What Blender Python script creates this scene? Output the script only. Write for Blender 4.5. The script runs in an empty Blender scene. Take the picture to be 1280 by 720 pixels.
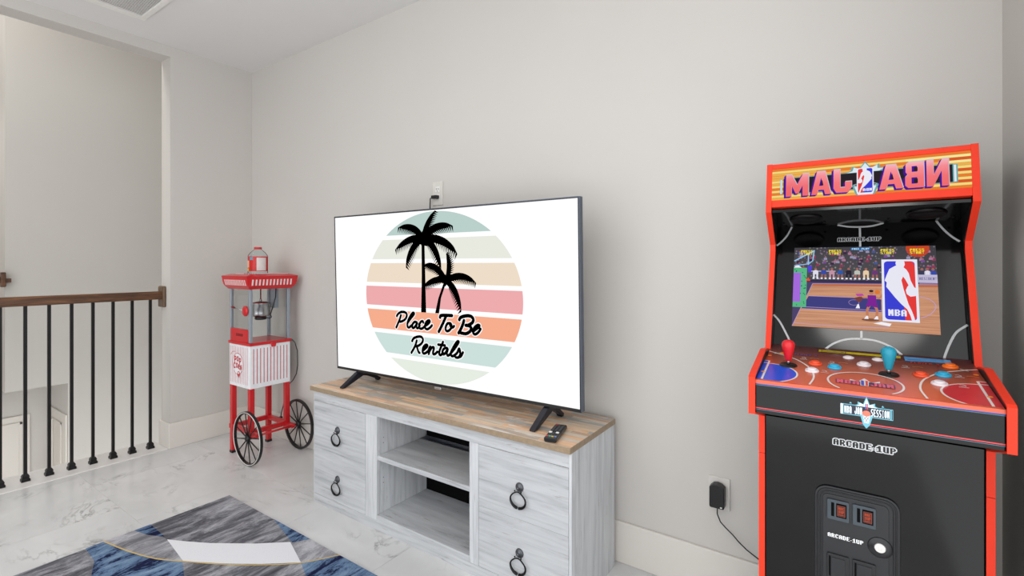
import bpy, bmesh, math, random
from mathutils import Vector, Matrix

# ------------------------------------------------------------------ camera, light, exposure
scene = bpy.context.scene
COL = scene.collection
cam_data = bpy.data.cameras.new('camera')
cam_data.sensor_width = 36.0
cam_data.lens = 17.08
cam_data.shift_y = -0.0229
cam_data.clip_start = 0.02
cam = bpy.data.objects.new('camera', cam_data)
cam.location = (0.0, 0.0, 1.25)
cam.rotation_euler = (math.radians(90), 0, math.radians(34.62))
COL.objects.link(cam)
scene.camera = cam

world = bpy.data.worlds.new('world')
scene.world = world
world.use_nodes = True
bgn = world.node_tree.nodes['Background']
bgn.inputs['Color'].default_value = (0.97, 0.985, 1.0, 1)
bgn.inputs['Strength'].default_value = 2.1


def area(name, loc, size, power, rot=(0, 0, 0), col=(1, 1, 1), shape='DISK', size_y=None):
    d = bpy.data.lights.new(name, 'AREA')
    d.shape = shape
    d.size = size
    if size_y:
        d.size_y = size_y
    d.energy = power
    d.color = col
    o = bpy.data.objects.new(name, d)
    o.location = loc
    o.rotation_euler = rot
    COL.objects.link(o)
    return o


area('ceiling_lamp_light', (0.12, -0.5, 2.69), 0.6, 8, col=(1, 0.98, 0.95))
area('ceiling_lamp_light', (-2.0, -0.5, 2.69), 0.6, 8, col=(1, 0.98, 0.95))
area('stairwell_fill_light', (-4.45, 0.0, 3.9), 0.8, 30, col=(1, 0.98, 0.95))  # added fill light, keeps the far stairwell wall from going dark
area('landing_lamp_light', (-5.6, 0.2, 2.5), 0.2, 4, col=(1, 0.97, 0.93))
area('lower_hall_fill_light', (-4.5, -0.2, 0.2), 0.3, 3, col=(1, 0.98, 0.95))  # added fill light hanging free in the stairwell, no fixture there

vs = scene.view_settings
vs.view_transform = 'Standard'
vs.look = 'None'
vs.gamma = 1.0
vs.exposure = 0.0
vs.use_curve_mapping = False


# ------------------------------------------------------------------ materials
def lin(c):
    out = []
    for x in c[:3]:
        x = x / 255.0
        out.append(x / 12.92 if x <= 0.04045 else ((x + 0.055) / 1.055) ** 2.4)
    return (out[0], out[1], out[2], 1.0)


MATS = {}


def mat(name, col, rough=0.5, metal=0.0, spec=0.5, noise=0.04, scale=30.0, bump=0.0, coat=0.0):
    if name in MATS:
        return MATS[name]
    m = bpy.data.materials.new(name)
    m.use_nodes = True
    nt = m.node_tree
    b = nt.nodes['Principled BSDF']
    b.inputs['Roughness'].default_value = rough
    b.inputs['Metallic'].default_value = metal
    b.inputs['Specular IOR Level'].default_value = spec
    b.inputs['Coat Weight'].default_value = coat
    b.inputs['Coat Roughness'].default_value = 0.05
    tc = nt.nodes.new('ShaderNodeTexCoord')
    nz = nt.nodes.new('ShaderNodeTexNoise')
    nz.inputs['Scale'].default_value = scale
    nz.inputs['Detail'].default_value = 3
    nt.links.new(tc.outputs['Object'], nz.inputs['Vector'])
    c = lin(col)
    r = nt.nodes.new('ShaderNodeValToRGB')
    r.color_ramp.elements[0].position = 0.3
    r.color_ramp.elements[1].position = 0.7
    r.color_ramp.elements[0].color = tuple(max(0, x * (1 - noise)) for x in c[:3]) + (1,)
    r.color_ramp.elements[1].color = tuple(min(1, x * (1 + noise)) for x in c[:3]) + (1,)
    nt.links.new(nz.outputs['Fac'], r.inputs['Fac'])
    nt.links.new(r.outputs['Color'], b.inputs['Base Color'])
    if bump:
        bp = nt.nodes.new('ShaderNodeBump')
        bp.inputs['Strength'].default_value = bump
        bp.inputs['Distance'].default_value = 0.002
        nt.links.new(nz.outputs['Fac'], bp.inputs['Height'])
        nt.links.new(bp.outputs['Normal'], b.inputs['Normal'])
    MATS[name] = m
    return m


def glow(name, col, s=1.0):
    if name in MATS:
        return MATS[name]
    m = bpy.data.materials.new(name)
    m.use_nodes = True
    nt = m.node_tree
    b = nt.nodes['Principled BSDF']
    b.inputs['Base Color'].default_value = (0, 0, 0, 1)
    b.inputs['Roughness'].default_value = 0.4
    b.inputs['Specular IOR Level'].default_value = 0.0
    b.inputs['Emission Color'].default_value = lin(col)
    b.inputs['Emission Strength'].default_value = s
    MATS[name] = m
    return m


class NT:
    """tiny node helper"""

    def __init__(self, name):
        self.m = bpy.data.materials.new(name)
        self.m.use_nodes = True
        self.t = self.m.node_tree
        self.b = self.t.nodes['Principled BSDF']
        MATS[name] = self.m

    def n(self, kind, **kw):
        nd = self.t.nodes.new(kind)
        for k, v in kw.items():
            if k.startswith('i_'):
                nd.inputs[k[2:].replace('_', ' ')].default_value = v
            else:
                setattr(nd, k, v)
        return nd

    def l(self, a, b):
        self.t.links.new(a, b)

    def math(self, op, a, b=None, c=None):
        nd = self.n('ShaderNodeMath', operation=op)
        for i, x in enumerate((a, b, c)):
            if x is None:
                continue
            if isinstance(x, (int, float)):
                nd.inputs[i].default_value = x
            else:
                self.l(x, nd.inputs[i])
        return nd.outputs[0]

    def ramp(self, fac, stops, interp='LINEAR'):
        nd = self.n('ShaderNodeValToRGB')
        cr = nd.color_ramp
        cr.interpolation = interp
        while len(cr.elements) < len(stops):
            cr.elements.new(0.5)
        for e, (p, c) in zip(cr.elements, stops):
            e.position = p
            e.color = c if len(c) == 4 else lin(c)
        self.l(fac, nd.inputs['Fac'])
        return nd.outputs['Color']

    def mix(self, fac, a, b, blend='MIX'):
        nd = self.n('ShaderNodeMix', data_type='RGBA', blend_type=blend)
        for sock, x in ((nd.inputs[0], fac), (nd.inputs[6], a), (nd.inputs[7], b)):
            if isinstance(x, (int, float)):
                sock.default_value = x
            elif isinstance(x, tuple):
                sock.default_value = x if len(x) == 4 else lin(x)
            else:
                self.l(x, sock)
        return nd.outputs[2]

    def coords(self, scale=(1, 1, 1), kind='Object', rot=(0, 0, 0)):
        tc = self.n('ShaderNodeTexCoord')
        mp = self.n('ShaderNodeMapping')
        mp.inputs['Scale'].default_value = scale
        mp.inputs['Rotation'].default_value = rot
        self.l(tc.outputs[kind], mp.inputs['Vector'])
        return mp.outputs['Vector']

    def world(self, scale=(1, 1, 1), rot=(0, 0, 0)):
        g = self.n('ShaderNodeNewGeometry')
        mp = self.n('ShaderNodeMapping')
        mp.inputs['Scale'].default_value = scale
        mp.inputs['Rotation'].default_value = rot
        self.l(g.outputs['Position'], mp.inputs['Vector'])
        return mp.outputs['Vector']

    def noise(self, vec, scale, detail=3.0, dist=0.0, rough=0.5):
        nd = self.n('ShaderNodeTexNoise')
        nd.inputs['Scale'].default_value = scale
        nd.inputs['Detail'].default_value = detail
        nd.inputs['Distortion'].default_value = dist
        nd.inputs['Roughness'].default_value = rough
        self.l(vec, nd.inputs['Vector'])
        return nd.outputs['Fac']


def make_marble():
    k = NT('marble_tile')
    v = k.world((1.0, 1.6, 1.0), (0, 0, 0.5))
    oi = k.n('ShaderNodeObjectInfo')
    sc = k.n('ShaderNodeVectorMath', operation='SCALE')
    cmb = k.n('ShaderNodeCombineXYZ')
    k.l(oi.outputs['Random'], cmb.inputs[0])
    k.l(oi.outputs['Random'], cmb.inputs[1])
    k.l(cmb.outputs[0], sc.inputs[0])
    sc.inputs['Scale'].default_value = 13.0
    ad = k.n('ShaderNodeVectorMath', operation='ADD')
    k.l(v, ad.inputs[0])
    k.l(sc.outputs[0], ad.inputs[1])
    vv = ad.outputs[0]
    n1 = k.noise(vv, 2.3, 6.0, 1.6, 0.6)
    d = k.math('ABSOLUTE', k.math('SUBTRACT', n1, 0.5))
    vein = k.ramp(d, [(0.0, (1, 1, 1, 1)), (0.012, (0.5, 0.5, 0.5, 1)), (0.04, (0, 0, 0, 1))])
    n2 = k.noise(vv, 1.9, 2.0)
    msk = k.ramp(n2, [(0.5, (0, 0, 0, 1)), (0.64, (1, 1, 1, 1))])
    n4 = k.noise(vv, 9.0, 4.0)
    msk2 = k.ramp(n4, [(0.38, (0.15, 0.15, 0.15, 1)), (0.62, (1, 1, 1, 1))])
    f = k.math('MULTIPLY', k.math('MULTIPLY', vein, msk), k.math('MULTIPLY', msk2, 0.8))
    n3 = k.noise(vv, 3.0, 5.0, 0.8)
    base = k.ramp(n3, [(0.3, (204, 204, 204)), (0.7, (218, 218, 218))])
    colr = k.mix(f, base, (124, 123, 122))
    k.l(colr, k.b.inputs['Base Color'])
    k.b.inputs['Roughness'].default_value = 0.22
    k.b.inputs['Specular IOR Level'].default_value = 0.4
    return k.m


def make_whitewash(name, axis):
    """white-washed timber laminate, grain along axis 'x', 'y' or 'z'"""
    k = NT(name)
    s = {'x': (2.6, 22, 44), 'z': (44, 44, 2.6), 'y': (22, 2.6, 44)}[axis]
    v = k.world(s)
    oi = k.n('ShaderNodeObjectInfo')
    cmb = k.n('ShaderNodeCombineXYZ')
    for i in range(3):
        k.l(k.math('MULTIPLY', oi.outputs['Random'], 17.0 + 5 * i), cmb.inputs[i])
    ad = k.n('ShaderNodeVectorMath', operation='ADD')
    k.l(v, ad.inputs[0])
    k.l(cmb.outputs[0], ad.inputs[1])
    n1 = k.noise(ad.outputs[0], 1.2, 5.0, 0.5, 0.62)
    q = 12 if axis == 'z' else 0  # upright copy lightened to make up for dim light on the side
    base = k.ramp(n1, [(0.26, (150 + q, 153 + q, 157 + q)), (0.38, (176 + q, 178 + q, 181 + q)), (0.5, (188 + q, 190 + q, 193 + q)), (0.7, (200 + q, 202 + q, 204 + q))])
    n2 = k.noise(ad.outputs[0], 2.6, 4.0, 1.2, 0.6)
    streak = k.ramp(n2, [(0.33, (1, 1, 1, 1)), (0.40, (0, 0, 0, 1))])
    n3 = k.noise(k.world((4, 4, 4)), 1.0, 1.0)
    ms = k.ramp(n3, [(0.45, (0, 0, 0, 1)), (0.62, (1, 1, 1, 1))])
    f = k.math('MULTIPLY', k.math('MULTIPLY', streak, ms), 0.6)
    colr = k.mix(f, base, (128, 122, 118))
    k.l(colr, k.b.inputs['Base Color'])
    k.b.inputs['Roughness'].default_value = 0.5
    bp = k.n('ShaderNodeBump', i_Strength=0.15, i_Distance=0.001)
    k.l(n1, bp.inputs['Height'])
    k.l(bp.outputs['Normal'], k.b.inputs['Normal'])
    return k.m


def make_distressed():
    k = NT('distressed_plank_laminate')
    g = k.n('ShaderNodeNewGeometry')
    sp = k.n('ShaderNodeSeparateXYZ')
    k.l(g.outputs['Position'], sp.inputs[0])
    row = k.math('FLOOR', k.math('DIVIDE', sp.outputs[1], 0.027))
    wn = k.n('ShaderNodeTexWhiteNoise', noise_dimensions='1D')
    k.l(row, wn.inputs['W'])
    xs = k.math('ADD', k.math('DIVIDE', sp.outputs[0], 0.21), k.math('MULTIPLY', wn.outputs['Value'], 7.3))
    cell = k.math('FLOOR', xs)
    cmb = k.n('ShaderNodeCombineXYZ')
    k.l(cell, cmb.inputs[0])
    k.l(row, cmb.inputs[1])
    w2 = k.n('ShaderNodeTexWhiteNoise', noise_dimensions='2D')
    k.l(cmb.outputs[0], w2.inputs['Vector'])
    pal = k.ramp(w2.outputs['Value'], [(0.0, (226, 184, 146)), (0.18, (200, 166, 138)), (0.34, (230, 200, 168)),
                                       (0.48, (180, 164, 148)), (0.60, (212, 198, 182)), (0.72, (168, 168, 164)),
                                       (0.82, (230, 186, 144)), (0.91, (204, 184, 164))], 'CONSTANT')
    n1 = k.noise(k.world((6, 90, 20)), 1.0, 5.0, 0.6, 0.65)
    colr = k.mix(k.ramp(n1, [(0.3, (0.6, 0.6, 0.6, 1)), (0.5, (0, 0, 0, 1))]), pal, (140, 114, 94))
    n2 = k.noise(k.world((4, 26, 10)), 1.0, 5.0, 1.0, 0.7)
    colr = k.mix(k.ramp(n2, [(0.54, (0, 0, 0, 1)), (0.66, (0.75, 0.75, 0.75, 1))]), colr, (232, 226, 220))
    n3 = k.noise(k.world((3, 12, 10)), 1.3, 3.0, 0.5)
    colr = k.mix(k.ramp(n3, [(0.56, (0, 0, 0, 1)), (0.7, (0.5, 0.5, 0.5, 1))]), colr, (140, 146, 148))
    k.l(colr, k.b.inputs['Base Color'])
    k.b.inputs['Roughness'].default_value = 0.42
    return k.m


def make_dark_wood():
    k = NT('dark_handrail_wood')
    n1 = k.noise(k.coords((14, 1.5, 14)), 2.0, 5.0, 1.5, 0.6)
    c = k.ramp(n1, [(0.3, (52, 32, 20)), (0.5, (92, 60, 38)), (0.7, (122, 84, 54))])
    k.l(c, k.b.inputs['Base Color'])
    k.b.inputs['Roughness'].default_value = 0.35
    return k.m


def make_rug(name, stops, scale=3.0):
    k = NT(name)
    v = k.world((30.0, 9.0, 1), (0, 0, 0.25))
    n1 = k.noise(v, 0.4 * scale / 3.0, 10.0, 0.5, 0.78)
    c = k.ramp(n1, stops)
    n2 = k.noise(k.world((300, 300, 300)), 1.0, 2.0)
    c2 = k.mix(k.ramp(n2, [(0.35, (0.15, 0.15, 0.15, 1)), (0.6, (0, 0, 0, 1))]), c, (40, 40, 46))
    k.l(c2, k.b.inputs['Base Color'])
    k.b.inputs['Roughness'].default_value = 0.95
    k.b.inputs['Specular IOR Level'].default_value = 0.1
    bp = k.n('ShaderNodeBump', i_Strength=0.5, i_Distance=0.003)
    k.l(n2, bp.inputs['Height'])
    k.l(bp.outputs['Normal'], k.b.inputs['Normal'])
    return k.m


def make_gradient(name, axis, lo, hi, stops, em=0.0, rough=0.3):
    """printed colour that changes along one world axis"""
    k = NT(name)
    g = k.n('ShaderNodeNewGeometry')
    sp = k.n('ShaderNodeSeparateXYZ')
    k.l(g.outputs['Position'], sp.inputs[0])
    t = k.math('DIVIDE', k.math('SUBTRACT', sp.outputs[axis], lo), hi - lo)
    c = k.ramp(t, stops)
    if em:
        k.b.inputs['Base Color'].default_value = (0.02, 0.02, 0.02, 1)
        k.l(c, k.b.inputs['Emission Color'])
        k.b.inputs['Emission Strength'].default_value = em
    else:
        k.l(c, k.b.inputs['Base Color'])
    k.b.inputs['Roughness'].default_value = rough
    return k.m


def make_court_wood():
    k = NT('screen_court_wood')
    n = k.noise(k.world((8, 8, 260)), 1.0, 4.0, 0.3)
    c = k.ramp(n, [(0.3, (176, 112, 76)), (0.7, (206, 146, 104))])
    k.b.inputs['Base Color'].default_value = (0.01, 0.01, 0.01, 1)
    k.l(c, k.b.inputs['Emission Color'])
    k.b.inputs['Emission Strength'].default_value = 0.95
    return k.m


def make_crowd():
    k = NT('screen_crowd')
    vo = k.n('ShaderNodeTexVoronoi')
    vo.inputs['Scale'].default_value = 1.0
    k.l(k.world((125, 125, 105)), vo.inputs['Vector'])
    hs = k.n('ShaderNodeHueSaturation', i_Saturation=0.75, i_Value=0.8)
    k.l(vo.outputs['Color'], hs.inputs['Color'])
    c0 = k.mix(0.55, hs.outputs['Color'], (150, 110, 160))
    g = k.ramp(vo.outputs['Distance'], [(0.16, (0.75, 0.75, 0.75, 1)), (0.34, (0, 0, 0, 1))])
    c = k.mix(g, (38, 34, 46), c0)
    k.b.inputs['Base Color'].default_value = (0.01, 0.01, 0.01, 1)
    k.l(c, k.b.inputs['Emission Color'])
    k.b.inputs['Emission Strength'].default_value = 0.8
    return k.m


def make_glass(name, tint=(235, 240, 240), refl=0.12):
    m = bpy.data.materials.new(name)
    m.use_nodes = True
    nt = m.node_tree
    out = nt.nodes['Material Output']
    nt.nodes.remove(nt.nodes['Principled BSDF'])
    tr = nt.nodes.new('ShaderNodeBsdfTransparent')
    tr.inputs['Color'].default_value = lin(tint)
    gl = nt.nodes.new('ShaderNodeBsdfGlossy')
    gl.inputs['Roughness'].default_value = 0.06
    lw = nt.nodes.new('ShaderNodeLayerWeight')
    lw.inputs['Blend'].default_value = refl
    mx = nt.nodes.new('ShaderNodeMixShader')
    nt.links.new(lw.outputs['Fresnel'], mx.inputs[0])
    nt.links.new(tr.outputs[0], mx.inputs[1])
    nt.links.new(gl.outputs[0], mx.inputs[2])
    nt.links.new(mx.outputs[0], out.inputs['Surface'])
    MATS[name] = m
    return m


M_wall = mat('wall_paint', (203, 199, 194), 0.75, noise=0.008, scale=2, spec=0.2)
M_stairwall = mat('stairwell_paint', (203, 200, 195), 0.75, noise=0.008, scale=2, spec=0.2)
M_ceil = mat('ceiling_paint', (226, 225, 224), 0.85, noise=0.006, scale=2, spec=0.1)
M_trim = mat('trim_paint', (219, 214, 207), 0.45, noise=0.008, scale=3, spec=0.3)
M_curb = mat('white_painted_curb', (226, 223, 220), 0.4, noise=0.01, scale=3)
M_grout = mat('grout', (226, 226, 224), 0.8)
M_marble = make_marble()
M_ww_x = make_whitewash('whitewash_along', 'x')
M_ww_z = make_whitewash('whitewash_upright', 'z')
M_top = make_distressed()
M_topedge = mat('brown_plank_edge', (150, 130, 106), 0.5, noise=0.12, scale=60)
M_wood = make_dark_wood()
M_iron = mat('black_iron', (16, 15, 16), 0.4, 0.3)
M_black = mat('black_plastic', (14, 14, 16), 0.4)
M_blackgloss = mat('black_gloss_panel', (3, 3, 4), 0.10, spec=0.36, noise=0.02, scale=4)
M_blacksoft = mat('black_satin_panel', (18, 18, 20), 0.35, spec=0.4)
M_handle = mat('dark_pewter', (24, 24, 26), 0.32, 0.6)
M_white = mat('white_plastic', (232, 230, 226), 0.35)
M_plate = mat('outlet_plate_white', (214, 210, 204), 0.4)
M_steel = mat('brushed_steel', (190, 190, 192), 0.25, 1.0)
M_grey = mat('grey_painted_metal', (150, 158, 168), 0.35, 0.2)
M_tvedge = mat('slate_metal_edge', (86, 94, 108), 0.3, 0.6)
M_red = mat('red_painted_metal', (200, 22, 30), 0.3, spec=0.5, coat=0.3)
M_redp = mat('red_print', (196, 44, 50), 0.4)
M_orange = mat('orange_red_edging', (238, 60, 34), 0.5, spec=0.25, noise=0.02)
M_bwhite = mat('white_box_panel', (236, 236, 240), 0.35)
M_dark = mat('dark_recess', (3, 3, 4), 0.7, spec=0.1)
M_glass = make_glass('clear_acrylic', (252, 253, 253), 0.08)
M_bottle = make_glass('clear_bottle_plastic', (246, 250, 251), 0.06)

# ------------------------------------------------------------------ mesh helpers
WL = {}       # world location of each unrotated parent


class B:
    def __init__(self):
        self.v = []
        self.f = []
        self.m = []
        self.s = []

    def face(self, idx, m=0, smooth=False):
        self.f.append(tuple(idx))
        self.m.append(m)
        self.s.append(smooth)

    def box(self, x0, x1, y0, y1, z0, z1, m=0):
        b = len(self.v)
        self.v += [(x0, y0, z0), (x1, y0, z0), (x1, y1, z0), (x0, y1, z0),
                   (x0, y0, z1), (x1, y0, z1), (x1, y1, z1), (x0, y1, z1)]
        for q in ((0, 3, 2, 1), (4, 5, 6, 7), (0, 1, 5, 4), (1, 2, 6, 5), (2, 3, 7, 6), (3, 0, 4, 7)):
            self.face([b + i for i in q], m)
        return self

    def prism(self, pts, axis, a, c, m=0, mside=None):
        """extrude a polygon of 2D pts along axis (0,1,2) from a to c"""
        def P(p, t):
            q = list(p)
            q.insert(axis, t)
            return tuple(q)
        b = len(self.v)
        n = len(pts)
        self.v += [P(p, a) for p in pts] + [P(p, c) for p in pts]
        self.face(range(b, b + n), m)
        self.face(range(b + 2 * n - 1, b + n - 1, -1), m)
        for i in range(n):
            j = (i + 1) % n
            self.face((b + i, b + n + i, b + n + j, b + j), m if mside is None else mside)
        return self

    def lathe(self, prof, centre=(0, 0, 0), axis=(0, 0, 1), n=24, m=0, smooth=True):
        """prof: list of (radius, height)"""
        ax = Vector(axis).normalized()
        t = Vector((1, 0, 0)) if abs(ax.x) < 0.9 else Vector((0, 1, 0))
        u = ax.cross(t).normalized()
        w = ax.cross(u).normalized()
        c = Vector(centre)
        rings = []
        for r, h in prof:
            ring = []
            if r < 1e-6:
                ring = [len(self.v)]
                self.v.append(tuple(c + ax * h))
            else:
                for i in range(n):
                    a = 2 * math.pi * i / n
                    ring.append(len(self.v))
                    self.v.append(tuple(c + ax * h + (u * math.cos(a) + w * math.sin(a)) * r))
            rings.append(ring)
        for a, b_ in zip(rings[:-1], rings[1:]):
            for i in range(n):
                j = (i + 1) % n
                if len(a) == 1 and len(b_) == 1:
                    break
                if len(a) == 1:
                    self.face((a[0], b_[i], b_[j]), m, smooth)
                elif len(b_) == 1:
                    self.face((a[i], b_[0], a[j]), m, smooth)
                else:
                    self.face((a[i], b_[i], b_[j], a[j]), m, smooth)
        if len(rings[0]) > 1:
            self.face(rings[0], m)
        if len(rings[-1]) > 1:
            self.face(rings[-1][::-1], m)
        return self

    def tube(self, pts, r, n=8, m=0, closed=False, smooth=True):
        pts = [Vector(p) for p in pts]
        N = len(pts)
        rr = r if isinstance(r, (list, tuple)) else [r] * N
        prev = None
        rings = []
        for i, p in enumerate(pts):
            if closed:
                t = (pts[(i + 1) % N] - pts[i - 1]).normalized()
            else:
                t = (pts[min(i + 1, N - 1)] - pts[max(i - 1, 0)]).normalized()
            if prev is None:
                ref = Vector((0, 0, 1)) if abs(t.z) < 0.9 else Vector((1, 0, 0))
                u = t.cross(ref).normalized()
            else:
                u = (prev - t * prev.dot(t)).normalized()
            prev = u
            w = t.cross(u)
            ring = []
            for k in range(n):
                a = 2 * math.pi * k / n
                ring.append(len(self.v))
                self.v.append(tuple(p + (u * math.cos(a) + w * math.sin(a)) * rr[i]))
            rings.append(ring)
        pairs = list(zip(rings[:-1], rings[1:]))
        if closed:
            pairs.append((rings[-1], rings[0]))
        for a, b_ in pairs:
            for k in range(n):
                j = (k + 1) % n
                self.face((a[k], a[j], b_[j], b_[k]), m, smooth)
        if not closed:
            self.face(rings[0][::-1], m)
            self.face(rings[-1], m)
        return self

    def build(self, name, mats, parent=None, loc=None, bevel=0.0, kind=None, label=None, world=True):
        """world=True: vertices are scene coordinates, parent's own position is taken off"""
        if not isinstance(mats, (list, tuple)):
            mats = [mats]
        xs, ys, zs = zip(*self.v)
        c = Vector(((min(xs) + max(xs)) / 2, (min(ys) + max(ys)) / 2, (min(zs) + max(zs)) / 2)) if loc is None else Vector(loc)
        if parent is None and loc is None:
            c.z = min(zs)
        me = bpy.data.meshes.new(name)
        me.from_pydata([tuple(Vector(v) - c) for v in self.v], [], self.f)
        for mm in mats:
            me.materials.append(mm)
        for p, i, s in zip(me.polygons, self.m, self.s):
            p.material_index = i
            p.use_smooth = s
        bm = bmesh.new()
        bm.from_mesh(me)
        bmesh.ops.recalc_face_normals(bm, faces=bm.faces)
        bm.to_mesh(me)
        bm.free()
        o = bpy.data.objects.new(name, me)
        COL.objects.link(o)
        if parent is not None:
            o.parent = parent
            o.location = c - WL.get(parent.name, Vector((0, 0, 0)))
        else:
            o.location = c
        WL[o.name] = c.copy()
        if bevel:
            md = o.modifiers.new('bevel', 'BEVEL')
            md.width = bevel
            md.segments = 2
            md.limit_method = 'ANGLE'
            md.angle_limit = math.radians(40)
        if kind:
            o['kind'] = kind
        if label:
            o['label'] = label
        return o


def box(name, x0, x1, y0, y1, z0, z1, m, parent=None, bevel=0.0, kind=None, label=None):
    return B().box(x0, x1, y0, y1, z0, z1).build(name, m, parent, bevel=bevel, kind=kind, label=label)


def thing(name, label, cat, loc, group=None, rot=(0, 0, 0)):
    o = bpy.data.objects.new(name, None)
    o.empty_display_size = 0.1
    COL.objects.link(o)
    o.location = loc
    o.rotation_euler = rot
    o['label'] = label
    o['category'] = cat
    if group:
        o['group'] = group
    WL[o.name] = Vector(loc) if rot == (0, 0, 0) else Vector((0, 0, 0))
    return o


def tag(o, label, cat, group=None):
    o['label'] = label
    o['category'] = cat
    if group:
        o['group'] = group
    return o


def dup(o, parent, loc):
    c = o.copy()
    COL.objects.link(c)
    c.parent = parent
    c.location = loc
    return c


# ------------------------------------------------------------------ flat print: polygons laid in a plane, one mesh
def catmull(P, n=7):
    if len(P) < 3:
        return list(P)
    Q = [(2 * P[0][0] - P[1][0], 2 * P[0][1] - P[1][1])] + list(P) + [(2 * P[-1][0] - P[-2][0], 2 * P[-1][1] - P[-2][1])]
    out = []
    for i in range(1, len(Q) - 2):
        p0, p1, p2, p3 = Q[i - 1:i + 3]
        for k in range(n):
            t = k / n
            out.append(tuple(0.5 * (2 * p1[j] + (p2[j] - p0[j]) * t + (2 * p0[j] - 5 * p1[j] + 4 * p2[j] - p3[j]) * t * t
                                    + (3 * p1[j] - p0[j] - 3 * p2[j] + p3[j]) * t ** 3) for j in (0, 1)))
    out.append(tuple(P[-1]))
    return out


def circ(cx, cy, rx, ry=None, n=36, a0=0, a1=360):
    ry = rx if ry is None else ry
    full = abs(a1 - a0) >= 360
    k = n if full else n + 1
    return [(cx + rx * math.cos(math.radians(a0 + (a1 - a0) * i / n)), cy + ry * math.sin(math.radians(a0 + (a1 - a0) * i / n))) for i in range(k)]


def clip(poly, ax, val, keep_greater=True):
    out = []
    n = len(poly)
    sgn = 1 if keep_greater else -1
    for i in range(n):
        a, b = poly[i], poly[(i + 1) % n]
        da, db = sgn * (a[ax] - val), sgn * (b[ax] - val)
        if da >= 0:
            out.append(a)
        if da * db < 0:
            t = da / (da - db)
            out.append((a[0] + (b[0] - a[0]) * t, a[1] + (b[1] - a[1]) * t))
    return out


class Art:
    """O + u*U + v*V ; layers step out along U x V"""

    def __init__(self, O, U, V, eps=0.0002, flip=1, k=1.0):
        self.k = k
        self.O, self.U, self.V = Vector(O), Vector(U).normalized(), Vector(V).normalized()
        self.N = self.U.cross(self.V).normalized() * flip
        self.eps = eps
        self.b = B()
        self.mats = []
        self.layer = 1

    def mi(self, m):
        if m not in self.mats:
            self.mats.append(m)
        return self.mats.index(m)

    def poly(self, pts, m, layer=None):
        if len(pts) < 3:
            return
        L = self.layer if layer is None else layer
        b = len(self.b.v)
        for p in pts:
            self.b.v.append(tuple(self.O + self.U * (p[0] * self.k) + self.V * (p[1] * self.k) + self.N * (self.eps * L)))
        self.b.face(range(b, b + len(pts)), self.mi(m))

    def rect(self, x0, y0, x1, y1, m, layer=None):
        self.poly([(x0, y0), (x1, y0), (x1, y1), (x0, y1)], m, layer)

    def stroke(self, P, w, m, layer=None, caps=True, smooth=True, closed=False, ends=1.0):
        Q = catmull(P) if smooth else list(P)
        n = len(Q)
        L, R = [], []
        for i, p in enumerate(Q):
            a = Q[(i - 1) % n] if closed else Q[max(i - 1, 0)]
            c = Q[(i + 1) % n] if closed else Q[min(i + 1, n - 1)]
            dx, dy = c[0] - a[0], c[1] - a[1]
            d = math.hypot(dx, dy) or 1
            ww = w / 2 * (ends + (1 - ends) * math.sin(math.pi * i / (n - 1)))
            L.append((p[0] - dy / d * ww, p[1] + dx / d * ww))
            R.append((p[0] + dy / d * ww, p[1] - dx / d * ww))
        rng = range(n if closed else n - 1)
        for i in rng:
            j = (i + 1) % n
            self.poly([L[i], R[i], R[j], L[j]], m, layer)
        if caps:
            lay = (self.layer if layer is None else layer)
            for p in (Q[0], Q[-1]):
                self.poly(circ(p[0], p[1], w / 2 * ends, n=12), m, lay + 0.12 + 0.05 * (p is Q[0]))

    def build(self, name, parent, label=None):
        bb = self.b
        xs, ys, zs = zip(*bb.v)
        c = Vector(((min(xs) + max(xs)) / 2, (min(ys) + max(ys)) / 2, (min(zs) + max(zs)) / 2))
        me = bpy.data.meshes.new(name)
        me.from_pydata([tuple(Vector(v) - c) for v in bb.v], [], bb.f)
        for mm in self.mats:
            me.materials.append(mm)
        for p, i in zip(me.polygons, bb.m):
            p.material_index = i
        o = bpy.data.objects.new(name, me)
        COL.objects.link(o)
        o.parent = parent
        o.location = c - WL.get(parent.name, Vector((0, 0, 0)))
        if label:
            o['label'] = label
        return o


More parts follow.
